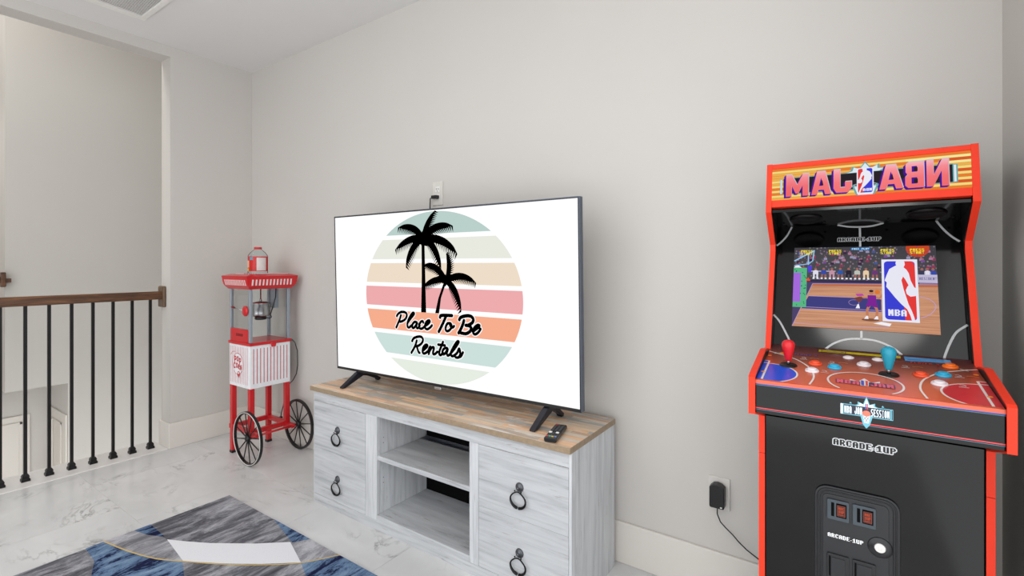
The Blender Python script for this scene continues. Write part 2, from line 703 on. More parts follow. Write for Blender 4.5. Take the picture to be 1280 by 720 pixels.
PIX = {
    'A': ['01110', '11011', '11011', '11111', '11011', '11011', '11011'], 'R': ['11110', '11011', '11011', '11110', '11110', '11011', '11011'],
    'C': ['01111', '11011', '11000', '11000', '11000', '11011', '01110'], 'D': ['11110', '11011', '11011', '11011', '11011', '11011', '11110'],
    'E': ['11111', '11000', '11000', '11110', '11000', '11000', '11111'], '1': ['00110', '01110', '11110', '00110', '00110', '00110', '11111'],
    'U': ['11011', '11011', '11011', '11011', '11011', '11011', '01111'], 'P': ['11110', '11011', '11011', '11110', '11000', '11000', '11000'],
    'S': ['01111', '11000', '11000', '01110', '00011', '00011', '11110'], 'T': ['11111', '00100', '00100', '00100', '00100', '00100', '00100'],
    'F': ['11111', '11000', '11000', '11110', '11000', '11000', '11000'], 'L': ['11000', '11000', '11000', '11000', '11000', '11000', '11111'],
    'Y': ['11011', '11011', '11011', '01110', '00100', '00100', '00100'], 'N': ['11011', '11111', '11111', '11111', '11111', '11011', '11011'],
    'B': ['11110', '11011', '11011', '11110', '11011', '11011', '11110'], 'J': ['00011', '00011', '00011', '00011', '11011', '11011', '01110'],
    'M': ['11011', '11111', '11111', '11111', '11011', '11011', '11011'], 'I': ['01110', '00100', '00100', '00100', '00100', '00100', '01110'],
    'O': ['01110', '11011', '11011', '11011', '11011', '11011', '01110'], '-': ['00', '00', '00', '00', '11', '00', '00'],
    '3': ['11110', '00011', '00011', '01110', '00011', '00011', '11110'], ' ': ['00000'] * 7, 'Z': ['11111', '00011', '00110', '01100', '11000', '11000', '11111'],
    'W': ['11011', '11011', '11011', '11111', '11111', '11111', '11011'], 'K': ['11011', '11011', '11110', '11100', '11110', '11011', '11011'],
    'H': ['11011', '11011', '11011', '11111', '11011', '11011', '11011'], 'G': ['01111', '11000', '11000', '11011', '11011', '11011', '01110'], "'": ['010', '010', '000', '000', '000', '000', '000'],
    'V': ['11011', '11011', '11011', '11011', '11011', '01110', '00100'],
}


def pixtext(art, s, x0, y0, x1, y1, m, layer, grow=0, gap=1):
    """bitmap lettering stretched into a rectangle; grow thickens it by that many third-pixels"""
    S = 3
    widths = [len(PIX[c][0]) for c in s]
    tot = sum(widths) + gap * (len(s) - 1)
    cells = set()
    cx = 0
    for c, w in zip(s, widths):
        for r, line in enumerate(PIX[c]):
            for k in range(w):
                if line[k] == '1':
                    for a in range(S):
                        for b_ in range(S):
                            cells.add((S * (cx + k) + a, S * (6 - r) + b_))
        cx += w + gap
    if grow:
        big = set()
        for (a, b_) in cells:
            for i in range(-grow, grow + 1):
                for j in range(-grow, grow + 1):
                    if i * i + j * j <= grow * grow + 1:
                        big.add((a + i, b_ + j))
        cells = big
    px, py = (x1 - x0) / (tot * S), (y1 - y0) / (7.0 * S)
    rows = {}
    for (a, b_) in cells:
        rows.setdefault(b_, []).append(a)
    runs = {}
    for b_, L in rows.items():
        L.sort()
        st = pv = L[0]
        rr = []
        for a in L[1:] + [10 ** 9]:
            if a != pv + 1:
                rr.append((st, pv + 1))
                st = a
            pv = a
        runs[b_] = tuple(rr)
    ys = sorted(runs)
    i = 0
    while i < len(ys):
        j = i
        while j + 1 < len(ys) and ys[j + 1] == ys[j] + 1 and runs[ys[j + 1]] == runs[ys[i]]:
            j += 1
        for (a, e) in runs[ys[i]]:
            xa, xb = sorted((x0 + a * px, x0 + e * px))
            art.rect(xa, y0 + ys[i] * py, xb, y0 + (ys[j] + 1) * py, m, layer)
        i = j + 1


# block capitals in a unit box: (outline, [holes])
BLOCK = {
    'N': ([(0, 0), (0, 1), (.3, 1), (.68, .42), (.68, 1), (1, 1), (1, 0), (.7, 0), (.32, .58), (.32, 0)], []),
    'B': ([(0, 0), (0, 1), (.8, 1), (.97, .9), (.97, .62), (.86, .52), (1, .42), (1, .1), (.84, 0)], [[(.36, .16), (.66, .16), (.66, .4), (.36, .4)], [(.36, .62), (.64, .62), (.64, .84), (.36, .84)]]),
    'A': ([(0, 0), (.3, 1), (.72, 1), (1, 0), (.7, 0), (.64, .2), (.36, .2), (.3, 0)], [[(.41, .38), (.6, .38), (.505, .74)]]),
    'J': ([(.62, 1), (1, 1), (1, .2), (.84, 0), (.2, 0), (0, .2), (0, .46), (.36, .46), (.36, .22), (.62, .22)], []),
    'M': ([(0, 0), (0, 1), (.26, 1), (.5, .52), (.74, 1), (1, 1), (1, 0), (.74, 0), (.74, .5), (.56, .12), (.44, .12), (.26, .5), (.26, 0)], []),
}

PLAYER = [(.41, .965), (.47, .985), (.60, .985), (.65, .96), (.66, .91), (.62, .87), (.70, .83), (.76, .77), (.80, .66), (.88, .56), (.97, .50), (1.0, .45),
          (.97, .42), (.90, .41), (.78, .40), (.68, .44), (.66, .50), (.70, .55), (.74, .58), (.66, .67), (.60, .72), (.55, .66), (.60, .52), (.66, .40), (.72, .28), (.80, .18), (.86, .08),
          (.88, .015), (.80, .015), (.76, .1), (.68, .2), (.52, .28), (.36, .38), (.22, .48), (.12, .55), (.14, .62), (.08, .65), (.14, .74), (.22, .84), (.36, .885), (.42, .9), (.40, .93)]


def league_logo(art, x0, y0, x1, y1, blue, red, white, layer, mirror=False, text=True):
    def T(p):
        u = 1 - p[0] if mirror else p[0]
        return (x0 + u * (x1 - x0), y0 + p[1] * (y1 - y0))
    art.rect(x0, y0, x1, y1, white, layer)
    asp = (x1 - x0) / (y1 - y0)

    def rr(a, b_, c, d, r):
        out = []
        for cx, cy, s in ((c - r, d - r * asp, 0), (a + r, d - r * asp, 90), (a + r, b_ + r * asp, 180), (c - r, b_ + r * asp, 270)):
            for i in range(6):
                t = math.radians(s + 18 * i)
                out.append((cx + r * math.cos(t), cy + r * asp * math.sin(t)))
        return out
    R = rr(.07, .03, .93, .97, .11)
    art.poly([T(p) for p in R], blue, layer + 1)
    Rr = clip(R, 0, .56)
    Rr = clip(rr(.56, .03, .93, .97, .11), 0, .57)
    art.poly([T(p) for p in [(.56, .97)] + [p for p in R if p[0] > .6 and p[1] > .5][::1] + []] if False else
             [T(p) for p in [(.62, .03), (.52, .97), (.82, .97), (.9, .945), (.93, .89), (.93, .10), (.9, .05), (.84, .03)]], red, layer + 2)
    art.poly([T(p) for p in PLAYER], white, layer + 3)
    art.poly([T(p) for p in circ(.84, .485, .15, .065, 20)], white, layer + 3.3)
    if text:
        a, b_ = T((.16, .09)), T((.66, .19))
        pixtext(art, 'NBA', a[0], a[1], b_[0], b_[1], white, layer + 4)


def burst(cx, cy, r0, r1, n, a0=0, sx=1.0, sy=1.0):
    out = []
    for i in range(2 * n):
        r = r1 if i % 2 == 0 else r0
        t = math.radians(a0 + 180.0 * i / n)
        out.append((cx + sx * r * math.cos(t), cy + sy * r * math.sin(t)))
    return out

# ------------------------------------------------------------------ the room
XW, XR, YW, ZC = -3.785, 0.366, 1.947, 2.73
ZS = 4.0
B().box(-6.5, XR + 0.12, YW, YW + 0.12, -1.6, ZS).build('wall_back', M_wall, kind='structure')
B().box(XR, XR + 0.12, 1.2, YW, -0.12, ZC + 0.1).build('wall_right', M_wall, kind='structure')
wl = B()
wl.box(-3.926, XW, 1.397, YW, -0.3, 2.66)
wl.box(-3.926, XW, -1.2, YW, 2.66, ZS)
wl.build('wall_left', M_wall, kind='structure')
B().box(-6.5, -3.4, -1.32, -1.2, -1.6, ZS).build('wall_front_blocker', M_wall, kind='structure')  # unseen wall added to block world light from the stairwell
# far side of the stairwell, with the opening down to the lower hall
ws = B()
ws.box(-5.12, -5.0, 1.15, YW, -1.6, ZS)
ws.box(-5.12, -5.0, 0.806, 1.15, 0.325, ZS)
ws.build('wall_stairwell', M_stairwall, kind='structure')
wn = B()
wn.box(-6.4, -5.12, 0.806, 0.906, 0.325, ZS)
wn.box(-6.5, -6.4, -1.2, 0.906, 0.0, ZS)
wn.build('wall_landing', M_stairwall, kind='structure')
wh = B()
wh.box(-5.51, -5.12, 1.15, 1.25, -1.6, 0.325)
wh.box(-5.63, -5.51, -1.2, 1.25, -1.6, 0.325)
wh.box(-6.4, -5.12, -1.2, 0.806, 0.20, 0.325)
wh.build('wall_lower_hall', M_stairwall, kind='structure')
B().box(-5.51, -3.785, -1.2, 1.15, -1.66, -1.6).build('floor_lower', M_grout, kind='structure')
# door casing and panels in the lower hall
t2 = B()
t2.box(-5.50, -5.01, 1.138, 1.15, -1.5, 0.075)
t2.build('trim_2', M_trim, kind='structure', bevel=0.004)
t3 = B()
t3.box(-5.36, -5.345, 1.128, 1.138, -1.4, -0.0)
t3.box(-5.12, -5.105, 1.128, 1.138, -1.4, -0.0)
t3.box(-5.36, -5.105, 1.128, 1.138, -0.015, 0.0)
t3.build('trim_3', M_trim, kind='structure', bevel=0.003)
t4 = B()
t4.box(-5.51, -5.495, 0.30, 1.03, -1.5, 0.03)
t4.box(-5.495, -5.485, 0.965, 0.985, -1.5, -0.02)
t4.box(-5.495, -5.485, 0.40, 0.985, -0.04, -0.02)
t4.build('trim_4', M_trim, kind='structure', bevel=0.003)
# ceiling, unbroken behind the vent grille
B().box(XW + 0.0005, XR + 0.12, -1.2, YW, ZC, ZC + 0.1).build('ceiling', M_ceil, kind='structure')
B().box(-6.5, -3.786, -1.2, YW + 0.12, ZS, ZS + 0.1).build('ceiling_stairwell', M_ceil, kind='structure')

fl = B().box(-3.79, XR, -1.2, YW, -0.3, -0.0012).build('floor', M_grout, kind='structure')
TX, TY = 0.635, 0.625
tile0 = None
for r in range(-4, 3):
    y0 = 1.535 + (r - 1) * TY
    y1 = y0 + TY
    shift = {1: -2.44, 2: -3.115}.get(r, -2.86 if r % 2 == 0 else -2.44)
    x = shift - 3 * TX
    while x < XR:
        x0, x1 = max(x, -3.785), min(x + TX, XR)
        yy0, yy1 = max(y0, -1.2), min(y1, YW)
        if x1 - x0 > 0.02 and yy1 - yy0 > 0.02:
            g = 0.0008
            if x1 - x0 > TX - 0.001 and yy1 - yy0 > TY - 0.001 and tile0 is not None:
                o = dup(tile0, fl, Vector(((x0 + x1) / 2, (yy0 + yy1) / 2, -0.0005)) - WL['floor'])
            else:
                o = B().box(x0 + g, x1 - g, yy0 + g, yy1 - g, -0.001, 0.0).build('tile', M_marble, fl)
                if x1 - x0 > TX - 0.001 and yy1 - yy0 > TY - 0.001:
                    tile0 = o
        x += TX

# baseboards
BT = 0.013
for nm, pts in (('baseboard_left', [(XW + 0.0002, YW), (XW + 0.0002, 1.3968), (-3.926, 1.3968), (-3.926, 1.6), (-3.939, 1.6), (-3.939, 1.384), (XW + BT, 1.384), (XW + BT, YW)]),
                ('baseboard_back', [(XW + BT + .0002, YW - 0.0002), (XW + BT + .0002, YW - BT), (XR - BT - .0002, YW - BT), (XR - BT - .0002, YW - 0.0002)]),
                ('baseboard_right', [(XR - BT, YW), (XR - BT, 1.2), (XR - 0.0002, 1.2), (XR - 0.0002, YW)])):
    B().prism(pts, 2, 0.0, 0.172).build(nm, M_trim, kind='structure', bevel=0.004)
B().box(-4.045, -3.785, -1.2, 1.384, -0.30, 0.004).build('trim_1', M_curb, kind='structure', bevel=0.003)

# ------------------------------------------------------------------ ceiling vent
vent = thing('ceiling_vent', 'white square ceiling air vent with fine slats, near the upper left corner of the room', 'vent', (-3.27, 0.93, ZC))
fv = B()
X0, X1, Y0, Y1 = -3.492, -3.06, 0.72, 1.152
for a in ((X0, X0 + 0.05, Y0, Y1), (X1 - 0.05, X1, Y0, Y1), (X0 + 0.05, X1 - 0.05, Y0, Y0 + 0.03), (X0 + 0.05, X1 - 0.05, Y1 - 0.03, Y1)):
    fv.box(*a, ZC - 0.012, ZC - 0.0005)
fv.build('frame', M_white, vent, bevel=0.003)
box('duct_shade_sheet', X0 + 0.05, X1 - 0.05, Y0 + 0.03, Y1 - 0.03, ZC - 0.002, ZC - 0.0008, mat('duct_shade_grey', (40, 40, 42), 0.8), vent)  # dark sheet standing in for the shade inside the duct
sl = B()
sl.prism([(-0.0020, -0.0060), (0.0016, -0.0050), (0.0020, -0.0043), (-0.0016, -0.0053)], 1, Y0 + 0.03, Y1 - 0.03)
sl.v = [(v[0] + X0 + 0.058, v[1], v[2] + ZC) for v in sl.v]
s0 = sl.build('slat', M_white, vent)
for i in range(1, 25):
    dup(s0, vent, s0.location + Vector((0.0135 * i, 0, 0)))

# ------------------------------------------------------------------ stair railing
rail = thing('stair_railing', 'dark wood handrail on black square iron balusters along the stairwell edge', 'railing', (-3.892, 0.6, 0.004))
XB_ = -3.892
hr = B().prism([(XB_ - 0.030, 1.012), (XB_ + 0.030, 1.012), (XB_ + 0.032, 1.03), (XB_ + 0.028, 1.052), (XB_ + 0.018, 1.066), (XB_ - 0.018, 1.066), (XB_ - 0.028, 1.052), (XB_ - 0.032, 1.03)], 1, -0.6, 1.378)
# prism along y inserts y between x and z
hr.build('handrail', M_wood, rail, bevel=0.003)
wp = B()
wp.box(XB_ - 0.046, XB_ + 0.046, 1.377, 1.3965, 0.957, 1.102)
wp.build('wall_plate', mat('plate_wood', (98, 74, 54), 0.4, noise=0.15, scale=50), rail, bevel=0.008, label='rounded wooden mounting plate')
bal0 = None
for i in range(-14, 8):
    y = 1.318 - (7 - i) * 0.1015
    if y < 0.1:
        continue
    if bal0 is None:
        bal0 = box('baluster', XB_ - 0.0075, XB_ + 0.0075, y - 0.0075, y + 0.0075, 0.0045, 1.0118, M_iron, rail)
        sh = B()
        for (w0, w1, z0, z1) in ((.019, .019, 0.0045, 0.017), (.019, .013, 0.017, 0.026), (.016, .016, 0.026, 0.033), (.016, .011, .033, .044)):
            k = len(sh.v)
            for w, z in ((w0, z0), (w1, z1)):
                sh.v += [(XB_ - w, y - w, z), (XB_ + w, y - w, z), (XB_ + w, y + w, z), (XB_ - w, y + w, z)]
            for q in ((0, 3, 2, 1), (4, 5, 6, 7), (0, 1, 5, 4), (1, 2, 6, 5), (2, 3, 7, 6), (3, 0, 4, 7)):
                sh.face([k + t for t in q])
        shoe0 = sh.build('baluster_shoe', M_iron, bal0)
        yb = y
    else:
        c = dup(bal0, rail, bal0.location + Vector((0, y - yb, 0)))
        dup(shoe0, c, shoe0.location)
# wall handrail end seen across the landing
wr = thing('wall_handrail', 'end of a dark wooden wall handrail at the far side of the stairwell, left edge', 'handrail', (-5.0, 0.75, 1.1))
wr_b = B()
wr_b.box(-4.985, -4.93, -0.3, 0.772, 1.12, 1.165)
wr_b.build('rail', M_wood, wr, bevel=0.006)
box('wall_plate', -4.9995, -4.92, 0.772, 0.80, 1.09, 1.195, M_wood, wr, bevel=0.006)
box('bracket', -4.9995, -4.95, 0.807, 0.83, 1.12, 1.15, M_wood, wr)

# ------------------------------------------------------------------ wall outlets


def outlet(x0, x1, z0, z1, label, plug=True):
    o = thing('wall_outlet', label, 'outlet', ((x0 + x1) / 2, YW, (z0 + z1) / 2))
    box('cover_plate', x0, x1, YW - 0.006, YW - 0.0005, z0, z1, M_plate, o, bevel=0.002)
    xm, zm = (x0 + x1) / 2, (z0 + z1) / 2
    for dz in (0.021, -0.021):
        box('socket', xm - 0.016, xm + 0.016, YW - 0.0085, YW - 0.0055, zm + dz - 0.015, zm + dz + 0.015, M_white, o, bevel=0.002)
        sl_ = B()
        sl_.box(xm - 0.009, xm - 0.006, YW - 0.0089, YW - 0.0084, zm + dz - 0.002, zm + dz + 0.008)
        sl_.box(xm + 0.006, xm + 0.009, YW - 0.0089, YW - 0.0084, zm + dz - 0.002, zm + dz + 0.007)
        sl_.box(xm - 0.002, xm + 0.002, YW - 0.0089, YW - 0.0084, zm + dz - 0.011, zm + dz - 0.006)
        sl_.build('slots', M_dark, o)
    return o


outlet(-1.868, -1.794, 1.572, 1.700, 'white electrical outlet on the wall just above the television')
outlet(-0.434, -0.358, 0.334, 0.452, 'white electrical outlet low on the wall behind the black power adapter')

ad = thing('power_adapter', 'black wall power adapter plugged into the low outlet, with a thin cord running right', 'adapter', (-0.40, 1.92, 0.40))
ab = B().prism([(-0.424, 0.352), (-0.420, 0.348), (-0.376, 0.348), (-0.372, 0.352), (-0.372, 0.424), (-0.384, 0.434), (-0.398, 0.437), (-0.412, 0.434), (-0.424, 0.424)], 1, 1.906, YW - 0.009)
ab.build('body', M_black, ad, bevel=0.003)
box('sticker', -0.386, -0.379, 1.9055, 1.9061, 0.353, 0.357, M_white, ad, label='tiny white mark')
cp = [(-0.397, 1.915, 0.349), (-0.397, 1.915, 0.325), (-0.387, 1.918, 0.298), (-0.37, 1.92, 0.281), (-0.345, 1.92, 0.262), (-0.322, 1.92, 0.24), (-0.298, 1.92, 0.222), (-0.262, 1.92, 0.203), (-0.215, 1.925, 0.19)]
Q = []
for i in range(len(cp) - 1):
    for k in range(4):
        Q.append(Vector(cp[i]).lerp(Vector(cp[i + 1]), k / 4))
B().tube([(p.x, p.y, p.z) for p in Q] + [cp[-1]], 0.0022, 6).build('cord', M_black, ad)

# ------------------------------------------------------------------ rug
RUGZ = 0.011
G1 = make_rug('rug_charcoal_pile', [(0.36, (70, 70, 76)), (0.47, (104, 104, 110)), (0.53, (140, 140, 146)), (0.64, (184, 184, 190))])
G2 = make_rug('rug_silver_pile', [(0.38, (108, 108, 114)), (0.5, (152, 152, 158)), (0.62, (192, 192, 198))])
G3 = make_rug('rug_blue_pile', [(0.455, (26, 32, 66)), (0.485, (84, 108, 142)), (0.55, (112, 138, 168)), (0.7, (150, 172, 196))])
G4 = mat('rug_white_pile', (226, 227, 232), 0.95, spec=0.1, noise=0.03, scale=200, bump=0.4)
G5 = mat('rug_gold_thread', (204, 178, 112), 0.7, noise=0.1, scale=200)
rug = thing('area_rug', 'grey, blue and white abstract patterned area rug with gold lines on the marble floor', 'rug', (-1.9, 0.6, 0.0))
RX0, RX1, RY0, RY1 = -2.735, -0.55, -0.7, 1.288
box('pile', RX0, RX1, RY0, RY1, 0.001, RUGZ, G1, rug, bevel=0.003)
ra = Art((0, 0, RUGZ), (1, 0, 0), (0, 1, 0), eps=0.0004)
X_, Y_ = RX0 + .001, RY1 - .001
ra.poly([(X_, .862), (-2.642, .882), (-2.557, .917), (-2.522, .918), (-2.40, .905), (-2.29, .889), (-2.396, .831), (-2.552, .786), (X_, .751)], G2, 1)
ra.poly([(X_, .862), (X_, .927), (-2.557, .922), (-2.642, .882)], G3, 2)
ra.poly([(X_, .687), (X_, .751), (-2.546, .785), (-2.396, .831), (-2.283, .887), (-2.16, .845), (-2.30, .72), (-2.42, .62), (-2.588, .679)], G3, 2)
ra.poly([(-2.046, 1.222), (-1.996, Y_), (-1.785, Y_), (-1.869, 1.163)], G2, 1)
ra.poly([(-2.298, Y_), (-1.996, Y_), (-2.035, 1.225), (-2.174, 1.257)], G3, 2)
ra.poly([(-2.522, .918), (-2.43, .962), (-2.332, 1.014), (-2.163, 1.126), (-2.046, 1.222), (-1.869, 1.163), (-1.995, 1.063), (-2.132, .973), (-2.283, .889)], G4, 3)
ra.poly([(-1.869, 1.163), (-1.775, Y_), (-1.30, Y_), (-1.50, 1.13), (-1.771, 1.124)], G3, 2)
ra.poly([(-1.30, Y_), (-1.0, Y_), (-1.1, 0.6), (-1.4, 0.75)], G2, 1)
ra.poly([(-1.771, 1.124), (-1.50, 1.13), (-1.4, .75), (-1.7, .5), (-1.95, .85)], G2, 1)
ra.poly([(X_, .35), (-2.45, .42), (-2.3, .1), (X_, -.1)], G3, 2)
ra.poly([(-1.7, .5), (-1.1, .6), (-.9, -.1), (-1.6, -.3)], G4, 2)
ra.stroke([(X_, .751), (-2.552, .786), (-2.396, .831), (-2.281, .888), (-2.126, .971), (-1.989, 1.06), (-1.865, 1.163), (-1.781, Y_)], 0.0065, G5, 4, caps=False)
ra.stroke([(-2.42, .62), (-2.0, .2), (-1.7, -.5)], 0.009, G5, 4, caps=False)
ra.build('pattern', rug)

# ------------------------------------------------------------------ media console
con = thing('media_console', 'whitewashed wood media console with four ring-pull drawers and a brown plank top, under the television', 'tv stand', (-1.56, 1.71, 0.0))
CX0, CX1, CY0, CY1 = -2.325, -0.796, 1.52, 1.902
box('side_panel', CX1 - 0.011, CX1, CY0 + 0.001, CY1, 0.0, 0.5875, M_ww_z, con, bevel=0.001)
box('side_panel', CX0, CX0 + 0.006, CY0 + 0.001, CY1, 0.0, 0.5875, M_ww_z, con)
box('plinth', CX0 + 0.006, CX1 - 0.011, CY0, CY0 + 0.02, 0.0, 0.0455, M_ww_x, con, bevel=0.001)
box('plinth', -1.822, -1.26, CY0 + 0.0005, CY0 + 0.02, 0.0456, 0.0712, M_ww_x, con, bevel=0.001)
box('top_rail', CX0 + 0.006, CX1 - 0.011, CY0, CY0 + 0.02, 0.534, 0.5875, M_ww_x, con, bevel=0.001)
box('stile', -1.904, -1.823, CY0, CY0 + 0.02, 0.0457, 0.5338, M_ww_z, con, bevel=0.002)
box('stile', -1.2595, -1.212, CY0, CY0 + 0.02, 0.0457, 0.5338, M_ww_z, con, bevel=0.002)
box('divider', -1.84, -1.823, CY0 + 0.0205, 1.849, 0.0457, 0.587, M_ww_z, con)
box('divider', -1.2595, -1.243, CY0 + 0.0205, 1.849, 0.0457, 0.587, M_ww_z, con)
box('bottom_shelf', -1.8225, -1.26, CY0 + 0.0205, 1.849, 0.052, 0.071, M_ww_x, con)
box('middle_shelf', -1.8225, -1.26, CY0 + 0.004, 1.797, 0.328, 0.350, M_ww_x, con, bevel=0.001)
box('back_rail', -1.8225, -1.26, 1.799, 1.846, 0.338, 0.352, M_tvedge, con, bevel=0.001, label='slate grey strip behind the middle shelf')
bl = B()
bl.box(-1.8225, -1.26, 1.7975, 1.801, 0.3475, 0.3525)
bl.box(-1.8225, -1.26, 1.838, 1.844, 0.353, 0.3575)
bl.build('rail_lip', M_steel, con, label='pale metal strip')
box('back_panel', CX0 + 0.006, CX1 - 0.011, 1.85, 1.86, 0.0457, 0.587, M_dark, con, label='black back panel')
box('carcass_floor', CX0 + 0.006, -1.8405, CY0 + 0.03, 1.849, 0.02, 0.045, M_ww_x, con)
box('carcass_floor', -1.2425, CX1 - 0.011, CY0 + 0.03, 1.849, 0.02, 0.045, M_ww_x, con)
for z in (0.21, 0.235, 0.40, 0.425):
    B().lathe([(0.0022, 0), (0.0022, 0.0004)], (-1.8229, 1.56, z), (1, 0, 0), 8).build('shelf_pin_hole', M_handle, con)
box('top', -2.334, -0.7945, 1.506, 1.9035, 0.588, 0.6105, [M_top], con, bevel=0.001, label='brown and grey distressed plank-effect top')
te = B()
te.box(-2.3343, -0.7942, 1.5048, 1.5059, 0.5882, 0.6098)
te.box(-0.7944, -0.7932, 1.506, 1.9035, 0.5882, 0.6098)
te.build('edge_strip', M_topedge, con)


M_ros = mat('worn_pewter', (96, 98, 102), 0.35, 0.8, noise=0.2, scale=120)


def drawer(x0, x1, z0, z1, hx, hz):
    d = B()
    d.box(x0, x1, CY0 - 0.0005, CY0 + 0.018, z0, z1)
    o = d.build('drawer', M_ww_x, con, bevel=0.0015)
    r = B()
    r.lathe([(0.0, 0.010), (0.004, 0.0100), (0.006, 0.008), (0.009, 0.008), (0.0105, 0.006), (0.0135, 0.006), (0.0165, 0.004), (0.018, 0.0)], (hx, CY0 - 0.0006, hz), (0, -1, 0), 24)
    r.lathe([(0.0, 0.018), (0.004, 0.017), (0.005, 0.012), (0.004, 0.008)], (hx, CY0 - 0.0006, hz), (0, -1, 0), 12)
    r.build('rosette', M_ros, o)
    pts, rad = [], []
    # pear shaped ring hanging from the rosette, swollen at the bottom with two ball tips
    for i in range(33):
        t = math.radians(-90 + 14 + i * (360 - 28) / 32)
        w = 0.034 * (1.0 - 0.35 * max(0, math.sin(t)) ** 2)
        pts.append((hx + w * math.cos(t), CY0 - 0.013, hz - 0.044 + 0.030 * math.sin(t)))
        rad.append(0.0024 + 0.0032 * (0.5 - 0.5 * math.sin(t)) ** 1.5)
    h = B().tube(pts, rad, 8)
    for s in (-1, 1):
        h.lathe([(0, -0.006), (0.0045, -0.0035), (0.006, 0), (0.0045, 0.0035), (0, 0.006)], (hx + s * 0.0065, CY0 - 0.013, hz - 0.0735), (1, 0, 0), 10)
        h.lathe([(0, -0.004), (0.004, 0), (0, 0.004)], (hx + s * 0.014, CY0 - 0.013, hz - 0.012), (1, 0, 0.4 * s), 10)
    h.build('ring_pull', M_handle, o)
    return o


for (x0, x1, hx) in ((-2.3185, -1.9055, -2.119), (-1.2105, -0.808, -1.014)):
    drawer(x0, x1, 0.2906, 0.5325, hx, 0.413)
    drawer(x0, x1, 0.0468, 0.2900, hx, 0.165)

# ------------------------------------------------------------------ television
TVC = (-1.573, 1.661, 1.096)
tv = thing('television', 'large flat-screen television showing a palm tree sunset logo, standing on the console', 'television', TVC, rot=(0.025, 0, 0.021))
W2, H2 = 0.7325, 0.4118
b = B()
b.box(-W2, W2, 0.0, 0.022, -H2, H2)
b.build('back_case', M_black, tv, bevel=0.002)
b = B()
b.box(-0.56, 0.56, 0.0225, 0.055, -0.37, 0.16)
b.build('rear_housing', M_blacksoft, tv, bevel=0.012)
b = B()
b.box(W2 + .0002, W2 + 0.0032, -0.003, 0.024, -H2 - 0.003, H2 + 0.003)
b.box(-W2 - 0.0032, -W2 - .0002, -0.003, 0.024, -H2 - 0.003, H2 + 0.003)
b.box(-W2, W2, -0.003, 0.024, H2 + .0002, H2 + 0.0032)
b.build('metal_edge', M_tvedge, tv, label='thin slate grey metal edge')
b = B()
b.box(-W2, W2, -0.004, 0.0, -H2 - 0.003, -H2 + 0.009)
b.box(-W2, -W2 + 0.004, -0.004, 0.0, -H2 + 0.009, H2 - 0.004)
b.box(W2 - 0.004, W2, -0.004, 0.0, -H2 + 0.009, H2 - 0.004)
b.box(-W2, W2, -0.004, 0.0, H2 - 0.004, H2)
b.build('bezel', M_black, tv)
E_white = glow('screen_white', (255, 255, 255), 1.02)
b = B()
b.box(-W2 + 0.004, W2 - 0.004, -0.002, -0.0001, -H2 + 0.009, H2 - 0.004)
scr = b.build('screen', E_white, tv, label='lit white screen')
WL[scr.name] = Vector(scr.location)
# keep child art in television space
WLscr = Vector(scr.location)
ta = Art((0, -0.0021, 0), (1, 0, 0), (0, 0, 1), eps=0.00025)
SA, SB = 0.4815, 0.402
band_cols = [((186, 208, 203), 0.298, 0.42), ((232, 234, 224), 0.181, 0.277), ((238, 221, 200), 0.065, 0.1615), ((238, 172, 174), -0.052, 0.045),
             ((246, 174, 143), -0.170, -0.073), ((204, 224, 220), -0.288, -0.191), ((230, 237, 226), -0.42, -0.311)]
ell = circ(-0.0045, 0.0, SA, SB, 120)
for i, (c, lo, hi) in enumerate(band_cols):
    p = clip(clip(ell, 1, lo, True), 1, hi, False)
    ta.poly(p, glow('screen_band_%d' % i, c, 1.0), 1)
E_black = glow('screen_black', (0, 0, 0), 1.0)


def frond(P0, P1, P2, w, n=13, side=1):
    """a palm leaf: smooth upper edge, comb of pointed leaflets below"""
    def at(t):
        x = (1 - t) ** 2 * P0[0] + 2 * t * (1 - t) * P1[0] + t * t * P2[0]
        y = (1 - t) ** 2 * P0[1] + 2 * t * (1 - t) * P1[1] + t * t * P2[1]
        dx = 2 * (1 - t) * (P1[0] - P0[0]) + 2 * t * (P2[0] - P1[0])
        dy = 2 * (1 - t) * (P1[1] - P0[1]) + 2 * t * (P2[1] - P1[1])
        d = math.hypot(dx, dy) or 1
        return x, y, dx / d, dy / d
    top, bot = [], []
    N = 24
    for i in range(N + 1):
        t = i / N
        x, y, tx, ty = at(t)
        nx, ny = -ty * side, tx * side
        pr = w * (0.35 + 0.65 * math.sin(math.pi * min(1, 0.2 + 0.8 * t)) ** 0.8) * (1 if t < .85 else (1 - t) / .15 * .8 + .2)
        top.append((x + nx * pr * 0.22, y + ny * pr * 0.22))
        bot.append((x - nx * pr * 0.48, y - ny * pr * 0.48))
    for i in range(N):
        ta.poly([top[i], top[i + 1], bot[i + 1], bot[i]], E_black, 3)
    for i in range(n):
        t = 0.14 + 0.84 * i / (n - 1)
        x, y, tx, ty = at(t)
        nx, ny = -ty * side, tx * side
        pr = w * (0.45 + 0.55 * math.sin(math.pi * min(1, 0.15 + 0.8 * t)))
        hw = 0.0075
        ta.poly([(x - tx * hw, y - ty * hw), (x + tx * hw, y + ty * hw), (x - nx * pr * 0.95 + tx * pr * 0.55, y - ny * pr * 0.95 + ty * pr * 0.55)], E_black, 3.2 + 0.02 * i)


